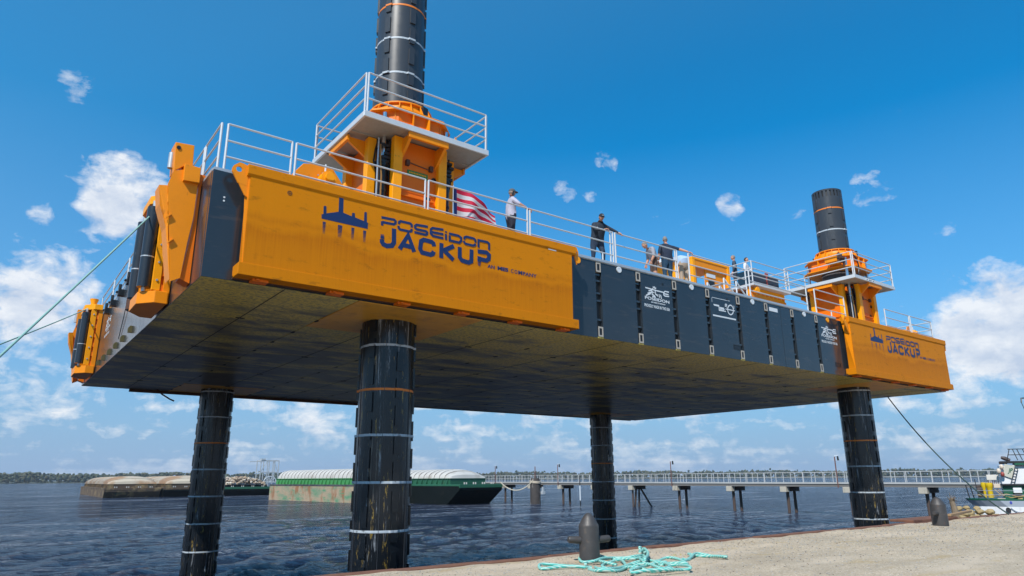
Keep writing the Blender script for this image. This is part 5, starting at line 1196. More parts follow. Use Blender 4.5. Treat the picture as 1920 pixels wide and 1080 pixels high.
rl_ = ['leftmost ochre rock, against the driftwood stump','ochre rock second from the driftwood stump','pale ochre rock in the middle of the rock pile','ochre rock right of the middle of the pile','small rock resting on top of the pile near the stump','topmost rock in the middle of the pile','top rock at the tugboat end of the pile','low grey-brown rock at the foot of the stump','low rock in the front row beside the stump','low rock in the front row, centre of the pile','low rock in the front row by the tugboat bow','rightmost rock of the pile, nearest the tugboat']
for (x, y, z_, r_), lb in zip(rocks, rl_):
    x -= 1.55; z_ -= .04; r_ *= .85
    tag(G().ico((x, y, z_), r_, (1.15,.9,.68), .28, rs).build('rock', rk, bevel=.02), lb, 'rock', 'ochre rocks piled between stump and tugboat')
stp = thing('driftwood_stump', 'upright split driftwood stump with ragged top beside the rock pile', 'tree stump', (31.1,-1.2,2.6))
sm = mat('driftwood', (.22,.17,.12), .9, var=.35, vs=5, stretch=(3,3,.6), bump=.02, bs=12)
g = G(); g.tube([(31.2,-1.2,2.3),(31.18,-1.2,2.9),(31.14,-1.18,3.25),(31.10,-1.15,3.5)], .2, 9, rs=[.20,.15,.12,.10]); g.build('trunk', sm, stp, smooth=False)
g = G()
for k in range(10):
    a = rs.uniform(0,6.28); g.tube([(31.10,-1.15,3.42),(31.10+.07*math.cos(a),-1.15+.07*math.sin(a),3.55),(31.10+.18*math.cos(a)-.04,-1.15+.16*math.sin(a),3.62+rs.uniform(0,.28))], .05, 5, rs=[.04,.028,.006])
g.build('splinters', sm, stp)
g = G()
for k in range(50): g.ico((31.25+rs.gauss(0,.07),-1.15+rs.gauss(0,.07),3.5+rs.gauss(0,.09)), .025, (1,1,.5), .4, rs)
g.build('dead_leaves', mat('dead_leaves', (.22,.14,.06), .9, var=.4), stp)

# ================================================================== WATER
def water_mat():
    m = bpy.data.materials.new('river_water'); m.use_nodes = True; g = N(m.node_tree); b = g.n['Principled BSDF']
    t = g.new('ShaderNodeTexCoord').outputs['Object']
    geo = g.new('ShaderNodeNewGeometry'); sp = g.new('ShaderNodeSeparateXYZ'); g.link(geo.outputs['Position'], sp.inputs[0])
    crest = g.ramp(sp.outputs[2], [(.03, 0.0), (.16, 1.0)])
    c = g.mix(crest, (.016,.025,.062), (.080,.042,.050))  # blue in the base paints in some of the sky reflection
    # foam streaks and small breaking crests
    f1 = g.noise(g.mapping(t, (.030,.16,1), rot=(0,0,R(38))), 1.0, 6, .72, .6)
    f2 = g.noise(g.mapping(t, (1.3,3.2,1), rot=(0,0,R(38))), 1.0, 5, .7)
    fm = g.math('MULTIPLY', g.ramp(f1, [(.52, 0.0), (.62, 1.0)]), g.ramp(f2, [(.40, 0.0), (.60, 1.0)]))
    f3 = g.math('MULTIPLY', g.ramp(g.noise(t, 1.1, 6, .75), [(.60, 0.0), (.70, .9)]), g.ramp(sp.outputs[2], [(.09, 0.0), (.17, 1.0)]))
    foam = g.math('MAXIMUM', g.math('MULTIPLY', fm, .85), f3, clamp=True)
    c = g.mix(foam, c, (.55,.56,.60)); g.link(c, b.inputs['Base Color'])
    g.link(g.math('ADD', g.math('MULTIPLY', foam, .5), .06), b.inputs['Roughness'])
    b.inputs['IOR'].default_value = 1.36
    bn = g.new('ShaderNodeBump'); bn.inputs['Strength'].default_value = 1.0; bn.inputs['Distance'].default_value = 1.0
    h1 = g.noise(g.mapping(t, (1.0,1.9,1), rot=(0,0,R(38))), 1.5, 8, .72, .5)
    g.link(h1, bn.inputs['Height'])
    b2 = g.new('ShaderNodeBump'); b2.inputs['Strength'].default_value = 1.0; b2.inputs['Distance'].default_value = 1.1
    g.link(g.noise(g.mapping(t, (.5,1.2,1), rot=(0,0,R(40))), 1.0, 6, .66), b2.inputs['Height']); g.link(b2.outputs[0], bn.inputs['Normal'])
    g.link(bn.outputs[0], b.inputs['Normal']); return m
M['water'] = water_mat()
def build_water():
    CX, CY = -3.03, -14.76
    fwd = math.atan2(.7708, .5787)
    fine = np.linspace(fwd-R(56), fwd+R(56), 720); coarse = np.linspace(fwd+R(56), fwd+R(304), 60)[1:-1]
    az = np.concatenate([fine, coarse])
    rr = [3.0]
    while rr[-1] < 420: rr.append(rr[-1]*1.0098)
    while rr[-1] < 45000: rr.append(rr[-1]*1.12)
    rr = np.array(rr); A, Rr = np.meshgrid(az, rr)
    X = CX+Rr*np.cos(A); Y = CY+Rr*np.sin(A); Z = np.zeros_like(X); DX = np.zeros_like(X); DY = np.zeros_like(X)
    rn = np.random.RandomState(5); wd = R(128)    # direction the waves run
    sp_ = np.maximum(Rr*.0098, Rr*(2*R(56)/720))
    for k in range(120):
        lam = .45*(3.2/.45)**(rn.rand()**1.0); th = wd+rn.randn()*.42; kk = 2*PI/lam
        amp = .0140*lam**.62; ph_ = rn.rand()*2*PI
        fade = np.clip((lam/(sp_*3.2))-.6, 0, 1)*np.clip((420-Rr)/200, 0, 1)
        p = kk*(X*math.cos(th)+Y*math.sin(th))+ph_
        Z += fade*amp*np.sin(p); DX += fade*amp*.8*np.cos(p)*math.cos(th); DY += fade*amp*.8*np.cos(p)*math.sin(th)
    gust = .75+.35*np.sin(X*.09+Y*.05)*np.sin(Y*.07-X*.03+1)
    Z *= gust; X = X+DX; Y = Y+DY
    nr, na = A.shape
    vs = np.stack([X, Y, Z], -1).reshape(-1, 3)
    i = np.arange(nr-1)[:, None]; j = np.arange(na)[None, :]; jn = (j+1) % na
    F = np.stack([i*na+j, (i+1)*na+j, (i+1)*na+jn, i*na+jn], -1).reshape(-1, 4)
    me = bpy.data.meshes.new('water'); me.vertices.add(len(vs)); me.vertices.foreach_set('co', vs.ravel())
    me.loops.add(F.size); me.loops.foreach_set('vertex_index', F.ravel().astype(np.int32))
    me.polygons.add(len(F)); me.polygons.foreach_set('loop_start', np.arange(0, F.size, 4, dtype=np.int32)); me.polygons.foreach_set('loop_total', np.full(len(F), 4, dtype=np.int32))
    me.polygons.foreach_set('use_smooth', np.ones(len(F), dtype=bool)); me.update(calc_edges=True); me.materials.append(M['water'])
    # normals must face up
    ob = bpy.data.objects.new('water', me); col.objects.link(ob)
    if me.polygons[0].normal.z < 0: me.flip_normals()
    tag(ob, kind='structure')
    g = G(); g.cyl((CX,CY,-.4),(CX,CY,-.3), 3.2, n=24)
build_water()

# ================================================================== FAR SHORE
def shore():
    CX, CY = -3.03, -14.76; rs = random.Random(21)
    def dist(azd): return 1120+ (azd+45)/130*900 + 60*math.sin(azd*.35)
    gl = G(); n_ = 90; vs = []; fs = []
    for k in range(n_+1):
        a = -48+140*k/n_; d = dist(a); ar = R(a)
        for dd, zz in ((0, -.3), (8, .9), (700, 4.0)): vs.append((CX+(d+dd)*math.sin(ar), CY+(d+dd)*math.cos(ar), zz))
    for k in range(n_):
        for q in range(2): fs.append((k*3+q, (k+1)*3+q, (k+1)*3+q+1, k*3+q+1))
    gl.v = vs; gl.f = fs; gl.m = [0]*len(fs); tag(gl.build('far_shore_ground', mat('far_bank', (.06,.065,.035), .9)), kind='structure')
    fol = [mat('far_foliage', (.06,.075,.04), .9, var=.35, vs=.05), mat('far_foliage_pale', (.085,.085,.048), .9, var=.3, vs=.05), mat('far_foliage_dark', (.035,.052,.032), .9, var=.3, vs=.05)]
    g = G()
    for k in range(15000):
        a = rs.uniform(-47, 92); d = dist(a)+abs(rs.gauss(0, 1))*55+5; ar = R(a)
        hbase = 14.5 + (a+47)/140*3.0 + 1.3*math.sin(a*.7)+1.0*math.sin(a*2.3+1)
        tall = rs.random() < .02
        r_ = rs.uniform(1.5, 3.4); hh = hbase*rs.uniform(.12, 1.0)*(1.0 if not tall else 1.3)
        g.mi = 2 if tall else rs.choice([0,0,1,1,2])
        g.ico((CX+d*math.sin(ar), CY+d*math.cos(ar), hh+.5), r_, (1, 1, rs.uniform(.7,1.2)), .35, rs)
    g.build('w', fol); o = bpy.data.objects['w']; o.name = 'far_woodland'; o.data.name = 'far_woodland'
    tag(o, 'low line of mixed woodland along the far bank', 'woods', kind='stuff')
shore()

# ================================================================== PIER WALKWAY
M['pier_conc'] = mat('pier_concrete', (.44,.40,.33), .85, var=.15, vs=1.5, dirt=[((.15,.12,.09), 1.5, .55, .15, .6, (1,1,.4))])
M['pier_dark'] = mat('pier_deck_grey', (.16,.15,.14), .8)
M['pier_pile'] = mat('timber_pile', (.075,.05,.04), .85, var=.35, vs=2, stretch=(1,1,.4))
M['pier_rail'] = mat('pier_rail_paint', (.50,.50,.50), .5, var=.1)
pier = thing('pier_walkway', 'long low walkway on paired piles with white railings crossing the background', 'pier', (82.5,50,0))
bents = [12.9, 21.7, 30.4, 38.9, 47.3, 57.0, 66.2, 75.0, 83.8, 92.6, 101.5, 110.5, 119.5]
for k, y in enumerate(bents):
    g = G(); g.box(81.3, 82.1, y-.45, y+.45, 2.62, 3.30); g.build('cap_block', M['pier_conc'], pier, bevel=.03)
    g = G(); g.box(82.1, 84.6, y-.35, y+.35, 2.70, 3.28); g.build('cap_beam', M['pier_pile'], pier)
    for x in ((82.3, 83.9) if k != 6 else (81.9, 82.7, 83.4)):
        g = G(); b_ = (0, -0.0) if k != 6 else (rng.uniform(-.5,.5), rng.uniform(-.7,.7)); g.tube([(x,y,2.7),(x+b_[0],y+b_[1],-2)], .20 if k != 6 else .15, 8, caps=False); g.build('pile', M['pier_pile'], pier, smooth=True)
    if k == 6:
        g = G(); g.tube([(83.4,y-.4,2.8),(84.9,y-1.9,-1)], .15, 8, caps=False); g.build('pile', M['pier_pile'], pier, smooth=True)
g = G(); 
for a, b in zip(bents[:-1], bents[1:]): g = G(); g.box(81.45, 84.3, a+.01, b-.01, 3.32, 3.84) ; g.build('deck_span', M['pier_dark'], pier)
g = G(); g.box(81.36, 81.449, bents[0], bents[-1], 3.66, 3.86); g.build('edge_girder', mat('girder_white', (.42,.42,.41), .5, var=.12, vs=1), pier)
yy = bents[0]+.2; kk = 0
pst = None
while yy < bents[-1]:
    for xx in (81.42, 84.2):
        if pst is None:
            pst = G().box(-.03,.03,-.03,.03,0,1.22).build('railing_post', M['pier_rail']); pst.parent = pier; pst.location = (xx-82.5, yy-50, 3.86)
        else: clone(pst, pier, shift=(xx-82.5, yy-50, 3.86))
    yy += (1.1 if kk % 2 else 1.75); kk += 1
for xx in (81.42, 84.2):
    for h_ in (1.2, .62):
        g = G(); g.box(xx-.025, xx+.025, bents[0], bents[-1], 3.86+h_-.025, 3.86+h_+.025); g.build('railing_bar', M['pier_rail'], pier)
lampm = mat('lamp_pole', (.16,.07,.055), .6, var=.2)
for y, lb in ((31.3,'lamp post on the pier just left of the right-hand leg'),(57.4,'tallest lamp post in the middle of the pier'),(83.9,'lamp post on the pier right of the dark mooring pile'),(103.5,'thin lamp post on the pier behind the green barge')):
    rt = thing('lamp_post', lb, 'lamp post', (81.2,y,3.3), 0, 'lamp posts along the pier')
    g = G(); g.tube([(81.2,y,3.2),(81.2,y,6.9)], .07, 6); g.build('pole', lampm, rt)
    g = G(); g.tube([(81.2,y,6.6),(81.2,y,7.0),(81.35,y-.35,7.0)], .05, 6); g.build('arm', M['white'], rt)
    g = G(); g.prism([(81.2,y-.45,6.45),(81.2,y-.28,6.45),(81.2,y-.30,6.95),(81.2,y-.40,6.95)], (.2,0,0)); g.build('lamp_head', M['black'], rt)
# mooring dolphin
dl = thing('mooring_dolphin', 'stout dark mooring pile wrapped with rope, thin pole on top', 'mooring pile', (79.2,88.0,0))
g = G(); g.lathe((79.2,88.0,0), [(.98,-2),(.95,3.9),(.75,4.5),(.4,4.55),(0,4.55)], 16); g.build('pile_cluster', mat('tarred_pile', (.045,.038,.036), .8, var=.5, vs=1.4, dirt=[((.30,.27,.25), .9, .56, .1, .7, (1,1,.4))]), dl, smooth=True)
g = G(); g.tube([(79.2,88.0,4.5),(79.2,88.0,6.6)], .09, 6); g.build('pole', lampm, dl)
g = G()
for k in range(3): g.tube([(79.2+1.02*math.cos(a),88.0+1.02*math.sin(a),3.75+.14*k+.1*math.sin(a)) for a in np.linspace(0,2*PI,20)], .08, 6)
g.build('rope_wrap', mat('pale_rope', (.50,.42,.33), .8), dl, smooth=True)
g = G(); g.box(79.9,80.5,86.7,87.3,1.7,2.2); g.box(80.0,80.3,86.8,87.1,2.1,3.0); g.build('fixing', M['stripe_white'], dl)
tp = thing('tide_gauge_pole', 'thin pale pole standing in the water between dolphin and thin leg', 'pole', (78.0,74.5,0)); tp.name='tide_pole'
ORG['tide_pole'] = Vector((78.0,74.5,0))
g = G(); g.tube([(78.0,74.5,.9),(78.0,74.5,3.3)], .10, 6); g.build('pole', M['white'], tp); g = G(); g.tube([(78.0,74.5,-1),(78.0,74.5,.9)], .1, 6); g.tube([(78.0,74.5,3.3),(78.0,74.5,4.9)], .09, 6); g.build('pole_end', M['black'], tp)

# ================================================================== BARGES
coverm = mat('white_fibre_cover', (.47,.45,.42), .7, var=.14, vs=.6, dirt=[((.25,.21,.17), .45, .52, .2, .7, (1,1,1))])
coverr = mat('rust_stained_cover', (.46,.39,.30), .7, var=.15, vs=.5, dirt=[((.30,.14,.045), .12, .45, .12, .8, (1,1,1)), ((.16,.07,.03), .5, .58, .1, .5, (1,1,1))])
jm = mat('cover_joint_shadow', (.10,.085,.075), .8)
hullg = mat('faded_green_hull', (.20,.25,.16), .8, var=.2, vs=.5, dirt=[((.38,.28,.19), .22, .42, .12, .9, (1,1,3)), ((.26,.10,.035), .35, .54, .1, .8, (1,1,.5)), ((.05,.24,.12), .30, .55, .1, .8, (1,1,4))])
hulld = mat('dark_hull', (.007,.010,.010), .5, var=.3, vs=.6, dirt=[((.03,.025,.022), .7, .6, .1, .6, (1,1,1))], spec=.08)
hullb = mat('grey_black_hull', (.07,.07,.075), .6, var=.3, vs=.4, dirt=[((.02,.02,.02), .5, .5, .1, .7, (1,1,2))])
green = mat('barge_green', (.018,.105,.055), .55, var=.25, vs=.6, dirt=[((.1,.06,.03), .9, .6, .1, .5, (1,1,1))])
greenb = mat('bright_green_coaming', (.05,.24,.075), .6, var=.2, vs=.6)
rustm = mat('rust_hull', (.085,.055,.035), .8, var=.3, vs=.6, dirt=[((.32,.22,.10), .5, .5, .12, .7, (1,1,1)), ((.03,.06,.05), .6, .57, .1, .7, (1,1,1))])
def barge(loc, rz, Lb, Wb, label, hm, rim, coam, cover=None, rake=4.0, hz=3.2, cz=1.1, dome=1.75, rocks=False, rib=1.6):
    root = thing('river_barge', label, 'barge', loc, rz, 'moored river barges', local=True)
    g = G(); g.prism([(0,rake,-.8),(0,0,hz-1.0),(0,0,hz-.02),(0,Lb,hz-.02),(0,Lb,-.8)], (Wb,0,0)); g.build('hull', hm, root, bevel=.05)
    g = G()
    g.box(-.06,Wb+.06,-.08,.12,hz-.62,hz); g.box(-.06,.1,.12,Lb,hz-.35,hz); g.box(Wb-.1,Wb+.06,.12,Lb,hz-.35,hz); g.build('rub_rail', rim, root, bevel=.04)
    c0 = .9; y0 = rake*.55+1.2
    for q in ((c0,Wb-c0,y0,y0+.12),(c0,Wb-c0,Lb-1.4,Lb-1.28),(c0,c0+.12,y0+.12,Lb-1.4),(Wb-c0-.12,Wb-c0,y0+.12,Lb-1.4)):
        g = G(); g.box(q[0],q[1],q[2],q[3],hz,hz+cz); g.build('coaming', coam, root)
    g = G()
    n_ = int((Lb-y0-2)/1.55)
    for k in range(n_):
        y = y0+.6+k*1.55
        for s_, xx in ((-1,c0),(1,Wb-c0)): g.prism([(xx,y,hz),(xx+s_*.5,y,hz),(xx+s_*.12,y,hz+cz),(xx,y,hz+cz)], (0,.10,0))
    o = g.build('coaming_bracket', coam, root); tag(o, kind='stuff')
    g = G(); g.box(c0-.18,Wb-c0+.18,y0-.1,Lb-1.2,hz+cz+.002,hz+cz+.10); g.build('coaming_cap', coam, root)
    for k in range(4):
        g = G(); xx = Wb*(.18+.21*k); g.cyl((xx,.9,hz),(xx,.9,hz+.35), .13, n=8); g.build('bitt', coverm, root); g = G(); g.cyl((xx+.5,.9,hz),(xx+.5,.9,hz+.35), .13, n=8); g.build('bitt', coverm, root)
    if cover:
        # arched fibre covers: segments overlap, ends rounded like a loaf
        y1, y2 = y0-.05, Lb-1.25; zc = hz+cz+.10; hw = Wb/2-c0+.1; cxx = Wb/2; nseg = int((y2-y1)/rib); m_ = 12
        for k in range(nseg):
            ya = y1+k*rib; yb = ya+rib+.12
            def prof(y):
                e = min(1, min(y-y1, y2-y)/(hw*.9)); e = max(0, e); return math.sqrt(max(.0, 1-(1-e)**2))
            P = []; F = []
            for q, (yy_, bump) in enumerate(((ya,-.16),(ya+rib*.14,.10),(ya+rib*.84,.10),(yb-.12,-.16))):
                yy2 = min(max(yy_, y1), y2); h_ = dome*prof(yy2)+.04
                for i in range(m_+1):
                    a = PI*i/m_; P.append((cxx-hw*math.cos(a), yy2, zc+(h_+bump)*math.sin(a)**.8))
            for q in range(3):
                for i in range(m_): F.append((q*(m_+1)+i, q*(m_+1)+i+1, (q+1)*(m_+1)+i+1, (q+1)*(m_+1)+i))
            g = G(); g.add(P, F); g.build('cover_panel', cover, root, smooth=True)
            if k: 
                h_ = dome*prof(ya)+.04; g = G(); g.tube([(cxx-hw*math.cos(PI*i/m_), ya, zc+(h_+.02)*math.sin(PI*i/m_)**.8) for i in range(m_+1)], .06, 5); g.build('joint_shade_tube', jm, root)  # dark tubes stand in for the shadow lines between cover panels
    if rocks:
        rs = random.Random(5); g = G(); hw = Wb/2-1
        for k in range(1100):
            y = rs.uniform(y0, Lb*.8); x = rs.uniform(.9, Wb-.9); hh = (1-((x-Wb/2)/hw)**2*.6)*2.5*min(1,(y-y0+1.2)/3.2)
            g.mi = rs.choice([0,0,0,1,2])
            g.ico((x, y, hz+cz*.3+hh*rs.uniform(.75,1.05)), rs.uniform(.22,.6), (1,.8,.75), .3, rs)
        o = g.build('stone_cargo', [mat('cargo_stone', (.36,.27,.19), .9, var=.3, vs=.9), mat('cargo_stone_pale', (.55,.48,.40), .9), mat('cargo_stone_dark', (.14,.10,.08), .9)], root); tag(o, kind='stuff')
    return root
RA = R(7.2)
barge((58.0,107.5,0), RA, 47, 6.6, 'faded green and rust barge with white ribbed cover and bright green coaming', hullg, hullb, greenb, coverm, rake=3.5, hz=3.5, cz=1.15, dome=1.75)
barge((65.6,92.5,0), RA, 58, 10.4, 'dark green barge whose raked bow points towards the mooring pile', hulld, green, green, coverm, rake=4.6, hz=3.55, cz=.95, dome=1.55)
barge((24.5,205,0), R(-1.5), 74, 13.8, 'leftmost rusty barge with brown-stained arched cover', rustm, rustm, rustm, coverr, rake=2.0, hz=2.6, cz=.9, dome=2.0)
barge((38.9,204,0), R(-1.5), 74, 14.4, 'rusty covered barge partly hidden by the far left leg', hulld, rustm, rustm, coverr, rake=2.0, hz=2.6, cz=.9, dome=2.1)
barge((54.6,203,0), R(-1.5), 60, 14.0, 'low dark barge heaped with brown broken stone', hulld, green, hulld, None, rake=2.0, hz=2.5, cz=.5, rocks=True)
line_rope((75.0,93.2,3.9), (78.3,87.5,4.1), 1.6, .09, mat('hawser', (.52,.46,.36), .8), 'pale hawser sagging from the dark green barge bow to the mooring pile', 'hawser')
# wake foam at the bow of the leftmost barge
# gantry
gt = thing('loading_gantry', 'white lattice loading frame with arm standing behind the stone barge', 'gantry', (71,215,3))
gm = mat('gantry_steel', (.42,.45,.47), .5, var=.1)
for x in (68.3, 70.4, 72.2, 74.0):
    for y in (214, 218):
        g = G(); g.bar((x,y,-1),(x,y,10.4), .24); g.build('column', gm, gt)
for z_ in (10.4, 6.8, 3.7):
    for y in (214, 218): g = G(); g.bar((68.2,y,z_),(74.1,y,z_), .22, .3); g.build('beam', gm, gt)
    for x in (68.3, 74.0): g = G(); g.bar((x,214,z_),(x,218,z_), .22, .3); g.build('beam', gm, gt)
for a, b in (((68.3,6.8),(70.4,10.4)),((72.2,10.4),(74,6.8)),((70.4,6.8),(72.2,3.7))): g = G(); g.bar((a[0],214,a[1]),(b[0],214,b[1]), .14); g.build('brace', gm, gt)
g = G(); g.bar((64.8,214,10.0),(69.0,214,10.1), .3, .22); g.build('arm', gm, gt)
g = G(); g.box(68.3,69.6,213.8,215,10.5,11.0); g.build('machinery', gm, gt)
for k in range(6):
    g = G(); c0 = V(71.6+.0,214,3.7); a = PI*(k+.5)/6; g.bar(c0, c0+V(1.9*math.cos(a),0,1.7*math.sin(a)), .12); g.build('wheel_spoke', M['white'], gt)
g = G(); g.tube([(71.6+2.0*math.cos(a),214,3.7+1.8*math.sin(a)) for a in np.linspace(0,PI,16)], .14, 6); g.build('wheel_rim', M['white'], gt)

# ================================================================== TUGBOAT
tug = thing('tugboat', 'white and green tugboat with cluttered bow moored at the right edge of frame', 'tugboat', (51.2,5.83,0), R(-69.2), local=True)
tug.scale = (.693, .693, .8333); tug.location = (51.2, 5.83, .767)
tw = mat('tug_white', (.74,.75,.77), .45, var=.05, vs=1.0, dirt=[((.45,.42,.40), .8, .62, .1, .4, (1,1,.4))]); tg = mat('tug_green', (.012,.10,.055), .45, var=.15, vs=2)
tgr = mat('tug_grey_band', (.33,.37,.43), .5, var=.1, vs=1); tb = mat('tug_black', (.02,.021,.024), .5)
def zx(q): return (q/6-55)*.045          # along the boat, metres from the stem
def zz_(q): return 4.6-(q/6-72.5)*.045   # height above the water
def half(s_): return 2.1*math.sqrt(max(0, min(1, s_/2.6)))*(1)+.06
rows = [-.12, .15, .5, 1.0, 1.7, 2.6, 5, 13]
def shell(nm, prof, m, lid=False):
    """prof: (rake shift, height) from top to bottom; near side, far side and ends"""
    g = G(); P = []; n_ = len(prof)
    for s_ in rows:
        h = half(s_+.12)
        for sg in (-1, 1):
            for (dx, z_) in (prof if sg < 0 else prof[::-1]): P.append((s_+dx*(1 if s_ < 4 else 0), 2.2+sg*h, z_))
    F = []; w_ = 2*n_
    for i in range(len(rows)-1):
        for q in range(w_-1): F.append((i*w_+q, (i+1)*w_+q, (i+1)*w_+q+1, i*w_+q+1))
        F.append((i*w_+w_-1, (i+1)*w_+w_-1, (i+1)*w_, i*w_))
    F.append(tuple(range(w_))); g.add(P, F); return g.build(nm, m, tug)
shell('hull', [(.55, 2.16), (.25, 1.2), (.5, -1.8)], tw)
shell('bow_band', [(.0, zz_(700)), (.50, 2.165)], tgr)
shell('deck_rim', [(-.06, zz_(682)), (-.02, zz_(699))], tg)
def nb(q):  # distance of the near side at this point of the bow
    return 2.2-half(zx(q)+.12)
def bx(nm, x0, x1, y1, y0, d0, d1, m, bev=.01):
    g = G(); g.box(zx(x0), zx(x1), d0, d1, zz_(y1), zz_(y0)); return g.build(nm, m, tug, bevel=bev)
g = G(); g.cyl((zx(745),-.02,zz_(795)),(zx(745),-.16,zz_(795)), .21, n=18); g.build('tyre_fender', tb, tug, smooth=True)
g = G(); g.cyl((zx(1120),-.02,zz_(795)),(zx(1120),-.16,zz_(795)), .21, n=18); g.build('tyre_fender', tb, tug, smooth=True)
g = G(); g.tube([(zx(775+180*t),-.06, zz_(770)-.30*4*t*(1-t)-.08*t) for t in np.linspace(0,1,14)], .035, 6); g.build('fender_rope', tgr, tug)
g = G(); g.ring((zx(787),nb(787)-.02,zz_(718)), (0,-1,0), .05,.10,.03,14); g.build('blue_mark', mat('blue_ring', (.01,.03,.5), .5), tug)
g = G(); g.box(zx(702),zx(735),nb(715)-.03+.05,nb(715)+.1,zz_(853),zz_(846)); g.box(zx(712),zx(722),nb(715)-.03+.05,nb(715)+.1,zz_(862),zz_(840)); g.build('red_mark', mat('red_mark', (.6,.02,.03), .5), tug)
bx('lower_house', 735, 1700, 690, 545, .9, 3.6, tg); bx('upper_house', 735, 1700, 530, 330, .8, 3.7, tw, .03)
bx('deck_edge', 725, 1700, 544, 531, .6, 3.9, tb); bx('roof_edge', 905, 1700, 334, 312, .5, 3.9, tg); bx('roof', 755, 1700, 311, 290, .6, 3.8, tb)
for k in range(3): bx('window', 1000+130*k, 1090+130*k, 450, 380, .77, .80, tb)
g = G(); g.tube([(zx(775),1.0,zz_(250)),(zx(815),1.0,zz_(262)),(zx(870),1.0,zz_(285))], .1, 8, rs=[.10,.17,.14]); g.box(zx(745),zx(830),.8,1.6,zz_(320),zz_(300)); g.build('searchlight', mat('dark_brown', (.05,.035,.035), .6), tug)
for a, b in ((880,835),(915,950),(960,1000),(1020,1060)): g = G(); g.bar((zx(a),.8,zz_(165)),(zx(b),.8,zz_(282)), .07); g.build('roof_rail_post', tb, tug)
for z_ in (165, 225): g = G(); g.bar((zx(862 if z_ < 200 else 850),.8,zz_(z_)),(zx(1300),.8,zz_(z_)), .06); g.build('roof_rail', tb, tug)
cb = mat('cream_buoy', (.62,.52,.42), .5)
for (a, b, r_, y_) in ((722,395,.20,.35),(762,350,.18,.5)): g = G(); g.sphere((zx(a),y_,zz_(b)), r_,r_,r_*1.15,12,8); g.build('buoy', cb, tug, smooth=True)
g = G(); g.sphere((zx(757),.45,zz_(428)), .17,.17,.19,12,8); g.build('buoy', mat('red_buoy', (.30,.06,.05), .5), tug, smooth=True)
g = G(); g.prism([(zx(765),.66,zz_(440)),(zx(850),.66,zz_(472)),(zx(905),.66,zz_(345)),(zx(800),.66,zz_(318))], (0,.05,0)); bd = g.build('name_board', mat('board_pale', (.50,.50,.43), .6), tug)
g = G(); put_text(g, 'JP', zx(812), zx(860), zz_(425), zz_(365), lambda x, z_: (x+(z_-zz_(425))*.4, .655, z_), .04); g.build('board_letters', tg, bd)
g = G(); g.bar((zx(825),.6,zz_(530)),(zx(905),.6,zz_(350)), .05); g.bar((zx(862),.6,zz_(530)),(zx(935),.6,zz_(362)), .05)
for k in range(6): t = (k+.5)/6; g.bar((zx(825+80*t),.6,zz_(530-180*t)),(zx(862+73*t),.6,zz_(530-168*t)), .04)
g.build('ladder', tb, tug)
ylw = mat('tug_yellow', (.66,.46,.01), .5, var=.15, vs=4)
g = G(); X = zx(592); Z = zz_(672); g.lathe((X,1.3,0), [(.24,Z),(.22,zz_(590)),(.30,zz_(562)),(.36,zz_(540)),(.34,zz_(518)),(0,zz_(514))], 18); g.lathe((zx(530),1.4,0), [(.12,Z),(.14,zz_(580)),(.24,zz_(545)),(.22,zz_(515)),(0,zz_(512))], 14); g.build('capstan', ylw, tug, smooth=True)
bx('gear_locker', 578, 712, 488, 432, 1.0, 1.7, mat('locker_cream', (.64,.61,.56), .6), .02); bx('gear_box', 640, 712, 570, 528, .9, 1.5, cb, .02)
for k in range(6): g = G(); g.bar((zx(590+22*k),1.1,zz_(488)),(zx(586+22*k),1.1,zz_(545)), .05); g.build('locker_leg', mat('brown_stand', (.11,.05,.04), .7), tug)
g = G(); g.cyl((zx(455),1.5,zz_(600)),(zx(515),1.5,zz_(590)), .26, n=14); g.cyl((zx(440),1.7,zz_(560)),(zx(520),1.7,zz_(552)), .12, n=10); g.box(zx(450),zx(520),1.3,1.7,zz_(672),zz_(620)); g.build('windlass', mat('brown_gear', (.05,.035,.03), .7), tug, smooth=True)
for a, b, c_ in ((330,352,540),(378,402,540),(442,455,480)): g = G(); g.bar((zx(b),nb(b)+.12,zz_(682)),(zx(a),nb(a)+.12,zz_(c_)), .07); g.build('bow_post', tb, tug)
tr_ = mat('tan_rope', (.42,.30,.14), .8)
g = G(); g.tube([(zx(385),1.4,zz_(640)),(zx(480),.7,zz_(648)),(zx(620),.35,zz_(655)),(zx(760),.2,zz_(632)),(zx(880),.15,zz_(660)),(zx(960),.15,zz_(640))], .03, 6); g.build('deck_rope', tr_, tug)
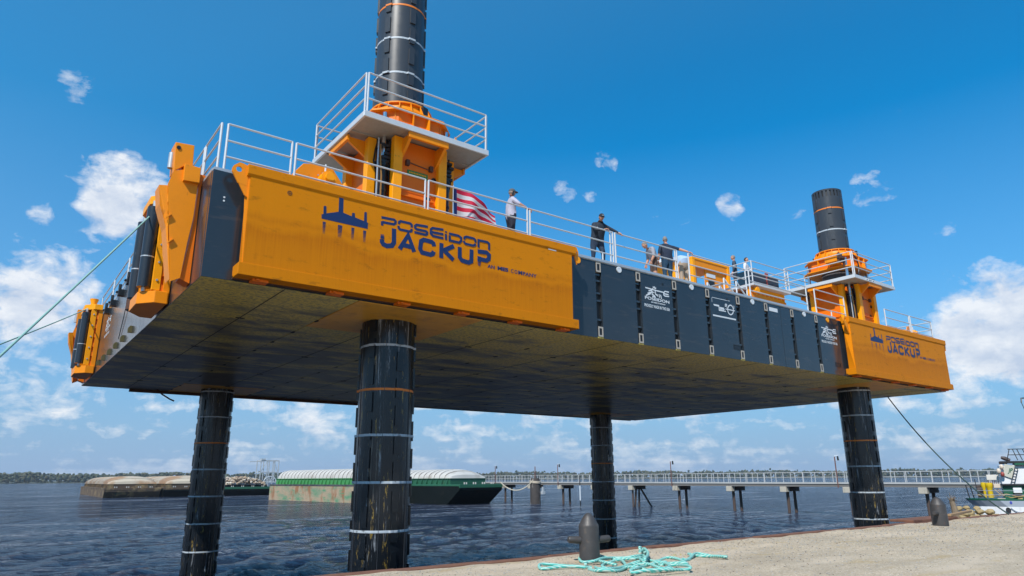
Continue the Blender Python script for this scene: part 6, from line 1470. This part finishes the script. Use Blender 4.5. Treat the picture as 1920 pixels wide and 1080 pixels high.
g = G(); g.tube([(zx(640),.6,zz_(585)),(zx(700),.5,zz_(640)),(zx(800),.2,zz_(668)),(zx(960),.15,zz_(650))], .03, 6); g.build('deck_rope', tr_, tug)
for z_ in (598, 640):
    g = G(); g.tube([(zx(q),nb(q)+.1,zz_(z_)) for q in (385,450,520,600,700,800,900,1100,1400)], .018, 6); g.build('guard_wire', tgr, tug)
bx('life_raft_box', 838, 930, 622, 568, .4, .85, tw, .03); bx('raft_stand', 850, 920, 655, 624, .45, .8, tb)
bx('timber_block', 870, 920, 683, 658, .25, .6, mat('pale_timber', (.50,.36,.16), .8)); bx('timber_block', 655, 740, 688, 675, .35, .7, M['pier_conc'])
g = G(); g.bar((zx(680),.8,zz_(580)),(zx(722),.8,zz_(640)), .05); g.bar((zx(655),.85,zz_(590)),(zx(700),.85,zz_(650)), .05); g.build('timber_prop', mat('brown_timber', (.30,.17,.07), .8), tug)
# slender jib whose tip enters the frame at the right
jb_ = thing('slender_jib', 'thin dark jib tip hanging into the right edge of the sky', 'crane jib', (42.5,-1.2,3))
g = G(); g.tube([(43.4,-1.1,8.75),(42.55,-1.0,8.70),(42.45,-1.0,8.45)], .035, 6); g.tube([(42.45,-1.0,8.45),(42.9,-1.4,6.0),(43.6,-2.0,3.3)], .018, 5); g.tube([(43.4,-1.1,8.75),(46.0,-2.0,9.0),(48.0,-2.6,6.0),(48.5,-2.9,3.0)], .05, 6); g.build('jib', M['black'], jb_)

# ------------------------------------------------------------------ air
def haze():
    g = G(); g.box(-1900, 2700, -900, 2700, -5.0, 60.0)
    m = bpy.data.materials.new('haze_air'); m.use_nodes = True; nt = m.node_tree; nt.nodes.clear()
    v = nt.nodes.new('ShaderNodeVolumePrincipled'); v.inputs['Density'].default_value = .00010; v.inputs['Color'].default_value = (.80,.88,1.0,1); v.inputs['Anisotropy'].default_value = .2
    o = nt.nodes.new('ShaderNodeOutputMaterial'); nt.links.new(v.outputs[0], o.inputs['Volume'])
    tag(g.build('haze', m), kind='stuff')
haze()
